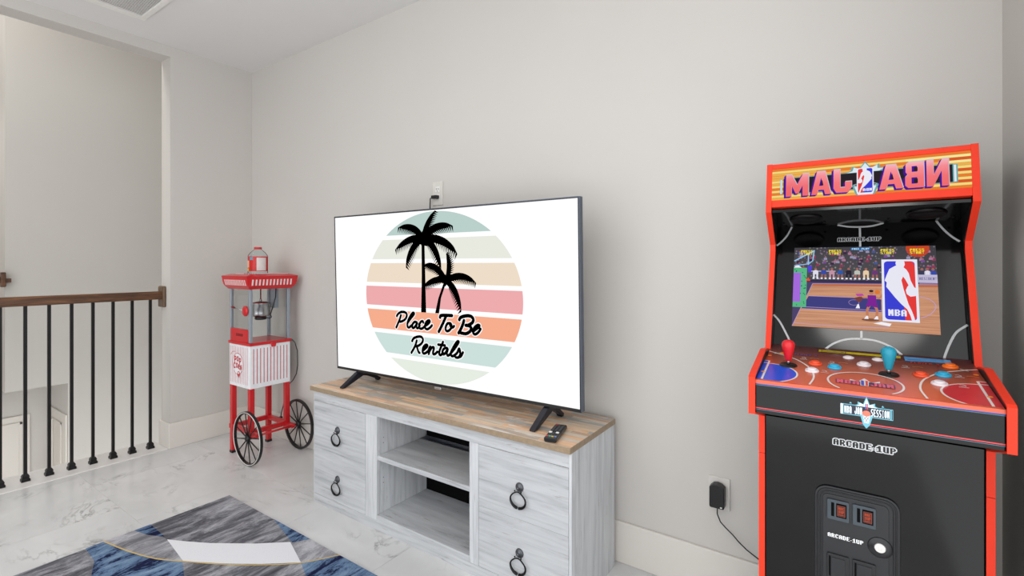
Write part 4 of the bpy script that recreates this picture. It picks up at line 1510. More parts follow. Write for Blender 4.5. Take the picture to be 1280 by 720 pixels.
# marquee: orange rails above and below the printed lit panel
KM = 0.984
mv = Vector((0, math.sin(0.19), math.cos(0.19)))
MO = Vector((0.0365, 1.643, 1.25 + KM * 0.23))


def mq(v, dy=0.0):
    p = MO + mv * (v * KM)
    return (p.y + dy * math.cos(0.19), p.z - dy * math.sin(0.19))


def slab(v0, v1, d0, d1):
    return [mq(v0, d0), mq(v1, d0), mq(v1, d1), mq(v0, d1)]


B().prism(slab(0.0625, 0.0770, -0.003, 0.02), 0, IX0, IX1).build('marquee_rail', M_orange, arc, bevel=0.001, label='orange-red rail above the marquee')
B().prism(slab(-0.0585, -0.0375, -0.003, 0.02), 0, IX0, IX1).build('marquee_rail', M_orange, arc, bevel=0.001, label='orange-red rail below the marquee')
mar = B().prism(slab(-0.0370, 0.0620, 0.0, 0.006), 0, IX0, IX1).build('marquee', glow('marquee_orange', (244, 150, 66), 0.9), arc, label='lit marquee panel with mirrored lettering')
ma = Art((0.0365, mq(0)[0], mq(0)[1]), (1, 0, 0), tuple(mv), eps=0.00025, k=KM)
cols = [glow('plank_yellow', (250, 224, 130), 0.92), glow('plank_amber', (246, 182, 84), 0.92), glow('plank_orange', (240, 130, 54), 0.92), glow('plank_rust', (224, 92, 44), 0.92), glow('plank_pale', (252, 238, 158), 0.92)]
M_line = glow('plank_line', (190, 110, 50), 0.85)
rnd = random.Random(5)
mk = 1.0 / KM
ux0, ux1 = (IX0 - 0.0365) * mk, (IX1 - 0.0365) * mk
nrow = 13
for r in range(nrow):
    v0 = -0.0370 + r * 0.0990 / nrow
    u = ux0
    while u < ux1:
        L = rnd.uniform(0.10, 0.32)
        e = min(u + L, ux1)
        ma.rect(u, v0, e, v0 + 0.0990 / nrow, cols[rnd.choice((0, 0, 4, 0, 1) if r % 2 else (2, 3, 1, 2))], 1)
        u = e
    ma.rect(ux0, v0 - 0.0003, ux1, v0 + 0.0003, M_line, 2)
teal, tealw = glow('marquee_teal', (110, 176, 180), 0.9), glow('marquee_ice', (226, 238, 246), 0.95)
band_k, purple = glow('marquee_charcoal', (44, 38, 44), 0.9), glow('marquee_violet', (74, 28, 156), 0.9)
for (a0, a1, b0, b1, m_, ly) in ((-0.196, 0.187, -0.0205, 0.0305, teal, 3), (-0.196, 0.187, -0.0185, 0.0285, band_k, 3.5),
                                 (-0.2045, -0.1985, -0.0195, 0.0285, teal, 3), (-0.2035, -0.2000, -0.018, 0.027, tealw, 3.5), (0.1855, 0.1955, -0.0195, 0.0285, teal, 3.6), (0.188, 0.1925, -0.018, 0.027, tealw, 3.8)):
    ma.rect(a0, b0, a1, b1, m_, ly)
starp = [(-0.046, 0.029), (-0.030, 0.0345), (-0.0265, 0.0475), (-0.010, 0.0395), (0.0035, 0.0605), (0.017, 0.0395), (0.0355, 0.0505), (0.0355, 0.0385), (0.052, 0.0375), (0.040, 0.029)]
ma.poly(starp, teal, 4)
ma.poly([(0.0035 + (x - 0.0035) * 0.86, 0.030 + (y - 0.030) * 0.82) for x, y in starp], tealw, 4.5)
ma.poly([(-0.0265, -0.010), (0.0335, -0.010), (0.021, -0.0465), (-0.0145, -0.0465)], teal, 4)
ma.poly([(-0.0215, -0.012), (0.0285, -0.012), (0.0175, -0.0445), (-0.0105, -0.0445)], tealw, 4.5)
for i in range(6):
    x = -0.012 + i * 0.0055
    ma.poly([(x, -0.0445), (x + 0.0026, -0.0385), (x + 0.0052, -0.0445)], band_k, 4.7)
ma.stroke(circ(0.0035, -0.009, 0.029, 0.005, 28), 0.0014, teal, 5, smooth=False, closed=True, caps=False)
ma.stroke(circ(0.0035, -0.0085, 0.026, 0.004, 28), 0.0008, tealw, 5.2, smooth=False, closed=True, caps=False)
lg_b, lg_r, lg_w = glow('logo_blue', (62, 66, 214), 0.95), glow('logo_red', (232, 62, 60), 0.95), glow('logo_white', (240, 240, 250), 0.95)
league_logo(ma, -0.0155, -0.0335, 0.0225, 0.0405, lg_b, lg_r, lg_w, 6, mirror=True, text=False)
pixtext(ma, 'NBA', 0.0185, -0.0275, -0.002, -0.0195, lg_w, 11)
fillm = make_gradient('letter_red', 2, 1.435, 1.52, [(0.0, (228, 44, 44)), (0.5, (232, 68, 78)), (0.8, (236, 112, 124)), (1.0, (238, 160, 170))], em=0.95)
whl = glow('letter_shine', (214, 206, 214), 0.9)
for ch, x0_, x1_, y0_, y1_ in (('M', -0.1890, -0.1310, -0.0285, 0.0385), ('A', -0.1240, -0.0755, -0.0285, 0.0405), ('J', -0.0700, -0.0275, -0.0270, 0.0415),
                               ('A', 0.0345, 0.0860, -0.0265, 0.0415), ('B', 0.0900, 0.1290, -0.0275, 0.0440), ('N', 0.1340, 0.1780, -0.0275, 0.0450)):
    out, holes = BLOCK[ch]

    def T(p, dx=0.0, dy=0.0, g=0.0):
        w = x1_ - x0_
        u = x0_ + (1 - p[0]) * w
        cx, cy = (x0_ + x1_) / 2, (y0_ + y1_) / 2
        v = y0_ + p[1] * (y1_ - y0_)
        return (cx + (u - cx) * (1 + g) + dx, cy + (v - cy) * (1 + g * 0.8) + dy)
    for k in range(5):
        ma.poly([T(p, -0.0042 * k / 4, -0.0036 * k / 4, 0.03) for p in out], purple, 7 + 0.05 * k)
    ma.poly([T(p, 0.0009, 0.0022, 0.02) for p in out], whl, 8)
    ma.poly([T(p) for p in out], fillm, 8.6)
    for h in holes:
        ma.poly([T(p) for p in h], purple, 9)
        ma.poly([T(p, 0.0012, 0.0014) for p in [(h[0][0] * .3 + q[0] * .7, h[0][1] * .3 + q[1] * .7) for q in h]], band_k, 9.3)
ma.build('marquee_print', mar, label='mirrored red block lettering with a basketball player emblem')

# speaker panel under the marquee
SY0, SZ0, SY1, SZ1 = 1.634, 1.4045, 1.790, 1.3715
B().prism([(SY0, SZ0), (SY1, SZ1), (SY1 + 0.002, SZ1 + 0.008), (SY0 + 0.002, SZ0 + 0.008)], 0, IX0, IX1).build('speaker_panel', M_blackgloss, arc)
sdir = Vector((0, SY1 - SY0, SZ1 - SZ0)).normalized()
snrm = Vector((0, sdir.z, -sdir.y))
for cx in (-0.103, 0.175):
    cen = Vector((cx, SY0 + 0.078, SZ0 - 0.0165))
    sp = B().lathe([(0.0, 0.001), (0.036, 0.001), (0.0385, 0.004), (0.042, 0.004), (0.0435, 0.0)], cen, tuple(snrm), 32).build('speaker', M_blacksoft, arc)
    B().tube([tuple(cen + snrm * 0.0045 + (Vector((1, 0, 0)) * math.cos(t * math.pi / 20) + sdir * math.sin(t * math.pi / 20)) * 0.040) for t in range(40)], 0.0012, 6, closed=True).build('ring', M_handle, sp)
for cx in (-0.058, 0.096, -0.165, 0.234):
    cen = Vector((cx, SY0 + 0.118, SZ0 - 0.0252))
    B().lathe([(0.0, 0.003), (0.003, 0.0025), (0.0042, 0.0)], cen, tuple(snrm), 12).build('screw', M_handle, arc)

# bezel with the game screen
BA = 0.374
BO = Vector((0.033, 1.714, 1.183))
bv = Vector((0, math.sin(BA), math.cos(BA)))


def bz(v, d=0.0):
    p = BO + bv * v
    return (p.y + d * math.cos(BA), p.z - d * math.sin(BA))


bez = B().prism([bz(-0.235), bz(0.204), bz(0.204, 0.006), bz(-0.235, 0.006)], 0, IX0, IX1).build('bezel', M_blackgloss, arc, label='glossy black screen surround with white court lines')
be = Art(tuple(BO), (1, 0, 0), tuple(bv), eps=0.00025)
M_bline = mat('bezel_line_grey', (176, 178, 180), 0.2)
M_dim = mat('bezel_line_dim', (120, 122, 124), 0.2)
lw_ = 0.0052


def court_line(P, w, m, layer, caps=False, smooth=True):
    cl_ = Art(tuple(BO), (1, 0, 0), tuple(bv), eps=0.00025)
    cl_.stroke(P, w, m, 1, caps=False, smooth=smooth)
    cl_.build('court_line', bez)


court_line([(-0.058, .2015), (-0.03, .1945), (-0.0016, .1925), (0.028, .1945), (0.054, .2025)], lw_, M_bline, 1, caps=False)
court_line([(-0.0025, .193), (-0.0022, .160)], lw_, M_bline, 1, caps=False, smooth=False)
court_line([(-0.002, .148), (-0.002, .1285)], lw_, M_bline, 1, caps=False, smooth=False)
court_line([(-0.001, -.127), (-0.001, -.152)], lw_, M_bline, 1, caps=False, smooth=False)
court_line([(-0.098, -.207), (-0.0889, -.1915), (-0.065, -.1685), (-0.035, -.154), (-0.0012, -.1497), (0.033, -.1525), (0.065, -.167), (0.0864, -.186), (0.1, -.205)], lw_, M_bline, 1, caps=False)
court_line([(-0.1786, .2011), (-0.192, .170), (-0.208, .148), (-0.2190, .137)], lw_, M_bline, 1, caps=False)
court_line([(0.1707, .2035), (0.185, .176), (0.20, .155), (0.2164, .1385)], lw_, M_bline, 1, caps=False)
court_line([(-0.2190, -.0925), (-0.203, -.112), (-0.188, -.14), (-0.1723, -.175), (-0.168, -.2)], lw_, M_bline, 1, caps=False)
court_line([(0.2191, -.0935), (0.197, -.115), (0.183, -.145), (0.1702, -.185), (0.168, -.205)], lw_, M_bline, 1, caps=False)
M_txt = mat('logo_outline_grey', (190, 192, 194), 0.25)
M_txtk = mat('logo_black', (6, 6, 8), 0.25)
pixtext(be, 'ARCADE-1UP', -0.057, .1465, 0.047, .158, M_txt, 2, grow=2)
pixtext(be, 'ARCADE-1UP', -0.057, .1465, 0.047, .158, M_txtk, 3)
be.build('bezel_print', bez)

SX0, SX1, SV0, SV1 = -0.1695, 0.1662, -0.1250, 0.1275
scn = B().prism([bz(SV0, -0.0012), bz(SV1, -0.0012), bz(SV1, 0.0), bz(SV0, 0.0)], 0, 0.033 + SX0, 0.033 + SX1).build('game_screen', glow('screen_night', (44, 40, 60), 0.9), arc, label='lit game screen showing a basketball match')
ga = Art((BO.x, bz(0, -0.0013)[0], bz(0, -0.0013)[1]), (1, 0, 0), tuple(bv), eps=0.00012)
Gc = lambda n, c: glow('screen_' + n, c, 0.95)
wood = make_court_wood()
g_white, g_blue, g_lav = Gc('bright_white', (244, 244, 252)), Gc('key_blue', (66, 66, 130)), Gc('line_lilac', (190, 160, 200))
ga.rect(SX0, 0.012, SX1, SV1, make_crowd(), 1)
ga.rect(SX0, SV0, SX1, 0.0155, Gc('floor_edge', (80, 70, 110)), 1.5)
ga.poly([(-0.1189, 0.010), (SX1, 0.013), (SX1, SV0), (-0.1690, SV0)], wood, 2)
ga.poly([(-0.1189, 0.010), (SX1, 0.013), (SX1, 0.006), (-0.1215, 0.003)], Gc('far_court', (190, 110, 78)), 2.5)
ga.poly([(-0.1284, -0.0293), (-0.0126, -0.030), (0.0445, -0.033), (0.0445, -0.0700), (-0.1464, -0.0698)], g_blue, 3)
for P in ([(-0.1189, 0.010), (-0.1690, -0.1249)], [(-0.1189, 0.010), (SX1, 0.0135)], [(-0.1284, -0.0293), (0.05, -0.031)], [(-0.1464, -0.0698), (0.05, -0.0705)],
          [(-0.1490, -0.064), (0.05, -0.066)], [(-0.165, -0.116), (-0.05, -0.118), (0.06, -0.113)]):
    ga.stroke(P, 0.0014, g_lav, 4, caps=False, smooth=False)
ga.stroke([(0.128, -0.022), (0.148, -0.029), (0.160, -0.0478), (0.148, -0.070), (0.128, -0.082)], 0.0018, g_lav, 4, caps=False)
ga.stroke(circ(-0.018, -0.045, 0.012, 0.008, 20), 0.0008, g_lav, 4.2, smooth=False, closed=True, caps=False)
# bench with players
r2 = random.Random(3)
ga.rect(-0.128, 0.0485, -0.062, 0.0515, Gc('bench', (190, 180, 214)), 3)
ga.rect(SX0, 0.0155, SX1, 0.022, Gc('floor_shadow', (54, 48, 78)), 2)
outfits = [(226, 224, 240), (58, 78, 170), (196, 150, 170), (50, 92, 170), (44, 40, 56), (190, 196, 186), (236, 206, 170), (110, 60, 120), (60, 64, 90)]
for i in range(11):
    x = -0.112 + i * 0.0205 if i < 8 else 0.135 + (i - 8) * 0.0115
    oc = outfits[i % len(outfits)]
    m1 = Gc('outfit_%d_%d_%d' % oc, oc)
    sk = Gc('skin', (160, 104, 96))
    y = 0.026
    ga.poly(circ(x, y + 0.031, 0.0034, 0.0042, 10), sk, 5)
    ga.poly([(x - 0.007, y + 0.014), (x - 0.0065, y + 0.025), (x, y + 0.028), (x + 0.0065, y + 0.025), (x + 0.007, y + 0.014)], m1, 5.3)
    ga.rect(x - 0.0065, y + 0.003, x - 0.002, y + 0.014, sk if i % 2 else m1, 5.2)
    ga.rect(x + 0.002, y + 0.003, x + 0.0065, y + 0.014, sk if i % 2 else m1, 5.2)
    ga.rect(x - 0.0075, y - 0.001, x - 0.0025, y + 0.0035, g_white, 5.4)
    ga.rect(x + 0.0025, y - 0.001, x + 0.0075, y + 0.0035, g_white, 5.4)
for i in range(60):
    x, y = r2.uniform(SX0 + .004, SX1 - .004), r2.uniform(0.062, 0.118)
    oc = r2.choice([(120, 80, 150), (86, 60, 110), (150, 150, 180), (70, 90, 150), (170, 120, 150), (60, 44, 70), (140, 60, 90)])
    m1 = Gc('outfit_%d_%d_%d' % oc, oc)
    ga.poly([(x - 0.0045, y - 0.006), (x - 0.004, y + 0.001), (x + 0.004, y + 0.001), (x + 0.0045, y - 0.006)], m1, 2.1 + 0.002 * i)
    ga.poly(circ(x, y + 0.0035, 0.0024, 0.003, 8), Gc('skin_soft', (150, 106, 116)), 2.3 + 0.002 * i)
# advert board
ga.rect(0.126, 0.0185, SX1, 0.0415, Gc('board', (196, 190, 216)), 5.6)
ga.stroke([(0.128, 0.0165), (SX1, 0.0175)], 0.002, g_lav, 5.7, caps=False, smooth=False)
pixtext(ga, 'RESIDENT', 0.1285, 0.026, 0.165, 0.034, Gc('board_text', (120, 112, 160)), 6)
# scoreboard and hoop at the left
ga.rect(SX0, -0.0655, -0.1345, 0.0605, Gc('board_green', (92, 186, 136)), 7)
ga.rect(SX0, -0.0490, -0.1500, 0.0440, Gc('board_violet', (166, 108, 224)), 7.5)
for i in range(26):
    x, y = r2.choice([r2.uniform(-0.149, -0.136), r2.uniform(-0.168, -0.137)]), r2.uniform(-0.063, 0.058)
    if x < -0.151 and -0.05 < y < 0.045:
        continue
    ga.rect(x - 0.0012, y - 0.002, x + 0.0014, y + 0.001, Gc('board_deep', (40, 110, 80)), 7.8)
ga.poly([(SX0, 0.061), (-0.160, 0.071), (-0.148, 0.061)], g_white, 7.2)
hoopm = Gc('hoop_blue', (150, 200, 238))
for P, w in (([(SX0 + .001, 0.083), (-0.1157, 0.1175)], 0.004), ([(-0.117, 0.1175), (-0.120, 0.083)], 0.003), ([(-0.132, 0.108), (-0.131, 0.070)], 0.003), ([(SX0 + .001, 0.067), (-0.131, 0.0735), (-0.119, 0.084)], 0.0028)):
    ga.stroke(P, w, hoopm, 8, caps=False, smooth=False)
ga.poly([(-0.134, 0.067), (-0.121, 0.067), (-0.124, 0.045), (-0.131, 0.045)], Gc('net_blue', (84, 70, 214)), 8)
ga.poly([(-0.137, 0.018), (-0.125, 0.018), (-0.131, 0.030)], Gc('cone', (238, 84, 50)), 8)
# captions
yel = Gc('caption_yellow', (248, 226, 60))
for cx in (-0.1359, -0.0634, 0.0611, 0.1265):
    for w_, yy in (('PRESS', 0.1115), ('START', 0.1032)):
        pixtext(ga, w_, cx - 0.0155, yy, cx + 0.0155, yy + 0.0074, yel, 9.5)
ga.rect(-0.0245, 0.1165, 0.0215, 0.1245, Gc('caption_blue', (36, 104, 170)), 9)
pixtext(ga, 'FREE PLAY', -0.022, 0.1178, 0.019, 0.1235, Gc('caption_pale', (190, 226, 246)), 9.5)
bal = clip(circ(0.1275, 0.1195, 0.0255, 0.026, 30), 1, SV1 - 0.0004, False)
ga.poly(bal, Gc('ball_orange', (198, 70, 40)), 8.5)
ga.stroke([(0.1275, 0.094), (0.124, 0.110), (0.1275, 0.127)], 0.001, g_blue, 8.8, caps=False)
ga.stroke([(0.104, 0.112), (0.1275, 0.104), (0.150, 0.110)], 0.001, g_blue, 8.8, caps=False)
# the players on court
pur, skn = Gc('kit_purple', (128, 40, 150)), Gc('skin_warm', (196, 128, 96))
ga.poly(circ(0.0195, -0.094, 0.020, 0.004, 20), Gc('court_shade', (130, 84, 64)), 4.5)
for P, w in (([(0.018, -0.052), (0.013, -0.066), (0.013, -0.086)], 0.006), ([(0.029, -0.052), (0.035, -0.066), (0.033, -0.086)], 0.006), ([(0.015, -0.028), (0.006, -0.030), (-0.003, -0.026)], 0.0042), ([(0.031, -0.026), (0.040, -0.030), (0.046, -0.022)], 0.0042)):
    ga.stroke(P, w, skn, 10)
ga.poly([(0.014, -0.022), (0.033, -0.022), (0.034, -0.042), (0.037, -0.058), (0.026, -0.056), (0.022, -0.052), (0.016, -0.058), (0.010, -0.054), (0.014, -0.042)], pur, 10.5)
ga.poly(circ(0.0225, -0.014, 0.0052, 0.007, 14), skn, 10.8)
ga.poly(circ(0.0225, -0.0095, 0.0052, 0.0035, 12), Gc('hair_dark', (52, 34, 40)), 11)
for x in (0.0115, 0.0335):
    ga.poly([(x - 0.006, -0.092), (x + 0.004, -0.092), (x + 0.003, -0.083), (x - 0.001, -0.083)], g_white, 11.2)
ga.poly(circ(0.036, -0.012, 0.0062, 0.0062, 14), Gc('ball_small', (226, 122, 50)), 11.3)
ga.poly([(-0.014, -0.019), (0.002, -0.018), (0.006, -0.024), (-0.01, -0.026)], Gc('kit_magenta', (190, 74, 170)), 10.2)
ga.poly([(-0.018, -0.032), (-0.002, -0.026), (0.004, -0.032), (-0.004, -0.045), (-0.012, -0.040)], Gc('skin_deep', (120, 66, 66)), 10.1)
ga.poly([(-0.014, -0.062), (-0.004, -0.062), (-0.006, -0.050), (-0.009, -0.050)], g_white, 10.2)
ga.poly([(0.026, -0.104), (0.062, -0.110), (0.066, -0.102), (0.044, -0.098)], g_white, 10.2)
league_logo(ga, 0.0468, -0.0960, 0.1255, 0.0862, lg_b, lg_r, Gc('logo_pale', (236, 236, 248)), 14)
ga.build('game_picture', scn, label='basketball court scene with PRESS START captions and a player emblem')

# control deck
KD = 0.985
DS, DC = math.sin(0.14), math.cos(0.14)
DO = Vector((KD * 0.037, KD * 1.345, 1.25 - KD * 0.288))


def dk(v, d=0.0):
    return (DO.y + v * KD * DC - d * DS, DO.z + v * KD * DS + d * DC)


def dk3(u, v, d=0.0):
    y, z = dk(v, d)
    return Vector((DO.x + u * KD, y, z))


dn = Vector((0, -DS, DC))
M_deck = make_gradient('deck_print', 1, DO.y, dk(0.30)[0], [(0.0, (216, 100, 66)), (0.35, (196, 92, 60)), (0.7, (140, 72, 56)), (1.0, (92, 52, 52))], rough=0.22)
deck = B().prism([dk(0.0), dk(0.345), dk(0.345, -0.010), dk(0.0, -0.010)], 0, IX0, IX1).build('control_deck', M_deck, arc, bevel=0.001, label='orange to brown control deck with printed court lines')
da = Art(tuple(DO), (1, 0, 0), (0, DC, DS), eps=0.00018, k=KD)
DX0, DX1 = (IX0 - DO.x) / KD + .0006, (IX1 - DO.x) / KD - .0006
d_white, d_blue, d_red, d_or = mat('deck_white', (232, 226, 222), 0.25), mat('deck_blue', (30, 84, 214), 0.25), mat('deck_crimson', (206, 56, 62), 0.25), mat('deck_dot', (238, 140, 50), 0.3)
lw2 = 0.0042
for sx, cm in ((-1, d_blue), (1, d_red)):
    xc = -0.004
    cx = xc + sx * 0.2095
    edge = DX0 if sx < 0 else DX1

    def cl(p):
        p = clip(p, 1, 0.0095, True)
        p = clip(p, 0, DX0, True)
        return clip(p, 0, DX1, False)
    da.poly(cl(circ(cx, 0.0686, 0.0745, 0.0745, 60)), d_white, 1)
    da.poly(cl(circ(cx, 0.0686, 0.0705, 0.0705, 60)), cm, 2)
    xs_ = sorted((cx, edge))
    da.rect(xs_[0], 0.0095, xs_[1], 0.164, d_white, 2.5)
    da.rect(xs_[0], 0.0095, xs_[1], 0.141, cm, 3)
    da.rect(xs_[0], 0.145, xs_[1], 0.160, cm, 3)
    da.stroke([(cx, 0.162), (cx, 0.0105)], 0.0046, d_white, 4, caps=False, smooth=False)
    da.stroke([(edge, .251), (xc + sx * 0.1973, .2307 + .004), (xc + sx * 0.158, .205), (xc + sx * 0.136, .178), (xc + sx * 0.114, .135), (xc + sx * 0.104, .095), (xc + sx * 0.1015, .058), (xc + sx * 0.1075, .0105)], lw2, d_white, 5, caps=False)
    da.poly(circ(xc + sx * 0.2145, 0.208, 0.0052, n=16), d_or, 5.5)
    da.poly(circ(xc + sx * 0.2135, 0.066, 0.0050, n=16), d_or, 5.5)
da.poly(circ(-0.187, 0.240, 0.010, n=18), d_or, 5.6)
cc = [p for p in circ(-0.004, 0.066, 0.0722, n=60, a0=-48, a1=228)]
da.stroke(cc, lw2, d_white, 5, caps=False, smooth=False)
# logo in the middle of the deck
da.poly([(x * 0.92 - 0.007, 0.058 + (y - 0.029) * 1.25) for x, y in starp], d_white, 6)
da.poly([(-0.060, 0.047), (0.052, 0.047), (0.052, 0.072), (-0.060, 0.072)], mat('deck_navy', (40, 44, 84), 0.3), 6.5)
pink = mat('deck_pink', (232, 96, 120), 0.3)
pixtext(da, 'NBA', -0.058, 0.0475, -0.014, 0.071, pink, 7)
pixtext(da, 'JAM', 0.007, 0.0475, 0.050, 0.071, pink, 7)
da.rect(-0.012, 0.044, 0.004, 0.082, d_white, 7)
da.rect(-0.0105, 0.046, -0.005, 0.080, mat('small_blue', (50, 80, 190), 0.3), 7.5)
da.rect(-0.002, 0.046, 0.0025, 0.080, mat('small_red', (214, 60, 60), 0.3), 7.5)
pixtext(da, 'PLAYER 1', -0.160, 0.240, -0.106, 0.250, mat('text_indigo', (66, 60, 150), 0.3), 6)
pixtext(da, 'PLAYER 3', 0.096, 0.258, 0.152, 0.268, mat('text_red', (200, 48, 40), 0.3), 6)
for (x, y) in ((-0.135, 0.212), (-0.070, 0.198), (-0.084, 0.118), (0.083, 0.222), (0.178, 0.186), (0.176, 0.118)):
    da.stroke([(x - 0.006, y + 0.006), (x, y + 0.008), (x + 0.004, y), (x - 0.004, y - 0.004)], 0.0016, d_white, 6)
    da.rect(x - 0.009, y - 0.010, x + 0.008, y - 0.008, d_white, 6)
    if x not in (-0.084, 0.176):
        da.stroke([(x + 0.014, y + 0.005), (x + 0.024, y + 0.007), (x + 0.034, y + 0.004)], 0.0016, d_or, 6)
for sx in (-1, 1):
    x, y = -0.004 + sx * 0.198, 0.236
    da.stroke([(x - 0.006, y + 0.006), (x + 0.006, y - 0.006)], 0.0022, d_white, 6.5)
    da.stroke([(x - 0.007, y - 0.005), (x + 0.007, y + 0.006)], 0.0022, d_white, 6.5)
# stickers at the back of the deck
M_foil_y, M_foil_b = mat('foil_yellow', (206, 186, 22), 0.35, noise=0.15, scale=80), mat('foil_blue', (92, 158, 214), 0.35, noise=0.12, scale=80)
da.rect(-0.104, 0.288, 0.079, 0.3075, M_foil_y, 6)
da.rect(-0.099, 0.2915, -0.045, 0.304, mat('foil_olive', (120, 108, 20), 0.4), 6.5)
da.rect(-0.095, 0.2955, -0.052, 0.300, M_foil_y, 7)
da.rect(-0.043, 0.288, -0.040, 0.3075, mat('foil_olive', (120, 108, 20), 0.4), 6.5)
da.poly([(0.086, 0.270), (0.178, 0.2825), (0.178, 0.309), (0.086, 0.309)], M_foil_b, 6.2)
da.poly([(0.091, 0.282), (0.118, 0.285), (0.118, 0.290), (0.091, 0.288)], mat('foil_deep_blue', (50, 100, 170), 0.4), 6.8)
da.build('deck_print', deck)
dfront = box('deck_front', IX0, IX1, 1.3255, 1.334, 0.888, 0.9585, M_blackgloss, arc, label='glossy black front board of the control deck')
box('deck_lip', IX0, IX1, 1.3235, 1.3345, 0.9588, 0.9672, mat('deck_lip_orange', (222, 96, 66), 0.3), arc)
KF = 0.9875
fa = Art((KF * 0.037, 1.3254, 1.25 - KF * 0.288), (1, 0, 0), (0, 0, 1), eps=0.00025, k=KF)
FX0, FX1 = (IX0 - KF * 0.037) / KF + .0005, (IX1 - KF * 0.037) / KF - .0005
s_blue, s_red, s_dk = mat('stripe_blue', (64, 104, 206), 0.3), mat('stripe_red', (220, 62, 66), 0.3), mat('stripe_steel', (90, 118, 140), 0.3)
fa.rect(FX0, -0.0090, FX1, -0.0060, s_blue, 1)
fa.rect(FX0, -0.0115, FX1, -0.0102, s_dk, 1)
fa.rect(FX0, -0.0690, FX1, -0.0665, s_red, 1)
fa.rect(FX0, -0.0720, FX1, -0.0708, s_dk, 1)
t_teal, t_ice, t_navy = mat('emblem_teal', (104, 178, 196), 0.3), mat('emblem_ice', (222, 236, 244), 0.3), mat('emblem_navy', (24, 30, 52), 0.3)
fa.rect(-0.0490, -0.0525, 0.0450, -0.0285, t_teal, 1.5)
fa.rect(-0.0500, -0.0520, -0.0455, -0.0290, t_ice, 1.8)
fa.rect(-0.0442, -0.0508, 0.0400, -0.0302, t_navy, 2)
fa.rect(0.0425, -0.0510, 0.0442, -0.0300, t_navy, 2)
em = [(-0.027, -0.030), (-0.018, -0.0265), (-0.018, -0.0200), (-0.008, -0.0245), (-0.0021, -0.0065), (0.0038, -0.0245), (0.0135, -0.0200), (0.0135, -0.0265), (0.0225, -0.030)]
fa.poly(em, t_teal, 3)
fa.poly([(-0.0021 + (x + 0.0021) * 0.8, -0.030 + (y + 0.030) * 0.78) for x, y in em], t_ice, 3.5)
fa.poly([(-0.0135, -0.049), (0.0095, -0.049), (0.004, -0.070), (-0.0021, -0.078), (-0.0082, -0.070)], t_teal, 3)
fa.poly([(-0.009, -0.048), (0.005, -0.048), (0.002, -0.066), (-0.006, -0.066)], t_ice, 3.5)
for sx in (-1, 1):
    fa.stroke([(-0.0021 - sx * 0.006, -0.0495), (-0.0021 + sx * 0.003, -0.065)], 0.0007, t_navy, 4, caps=False, smooth=False)
    fa.stroke([(-0.0021 - sx * 0.001, -0.0495), (-0.0021 + sx * 0.005, -0.059)], 0.0007, t_navy, 4, caps=False, smooth=False)
    fa.poly([(-0.0021 + sx * 0.0265, -0.0265), (-0.0021 + sx * 0.0315, -0.0265), (-0.0021 + sx * 0.029, -0.0225)], t_teal, 2)
fa.poly(circ(-0.0021, -0.0445, 0.0075, 0.0065, 20), mat('emblem_ball', (232, 116, 92), 0.3), 5)
fa.rect(-0.0042, -0.0350, -0.0021, -0.0225, mat('small_blue2', (84, 100, 190), 0.3), 5)
fa.rect(-0.0012, -0.0350, 0.0008, -0.0225, mat('small_red', (214, 60, 60), 0.3), 5)
pixtext(fa, 'NBA JAM', -0.0428, -0.0490, -0.0100, -0.0325, t_ice, 4.5)
pixtext(fa, 'SESSION', 0.0060, -0.0490, 0.0388, -0.0325, t_ice, 4.5)
fa.build('deck_front_print', dfront, label='teal and white emblem between thin blue and red stripes')

# joysticks and buttons


def joystick(u, v, m, lab, h0=0.012, h1=0.066):
    base = dk3(u, v)
    j = B().lathe([(0.0, 0.0030), (0.019, 0.0028), (0.0205, 0.0005), (0.0205, 0.0001)], base, tuple(dn), 28).build('joystick', M_black, arc, label=lab)
    B().lathe([(0.0042, 0.003), (0.0042, 0.018)], base, (0, 0, 1), 12).build('shaft', M_steel, j)
    B().lathe([(0.0, 0.012), (0.0060, 0.012), (0.0075, 0.015), (0.0095, 0.025), (0.0125, 0.038), (0.0152, 0.049), (0.0155, 0.055), (0.0138, 0.061), (0.0095, 0.0655), (0.004, 0.0675), (0.0, 0.068)], base, (0, 0, 1), 28).build('grip', m, j)


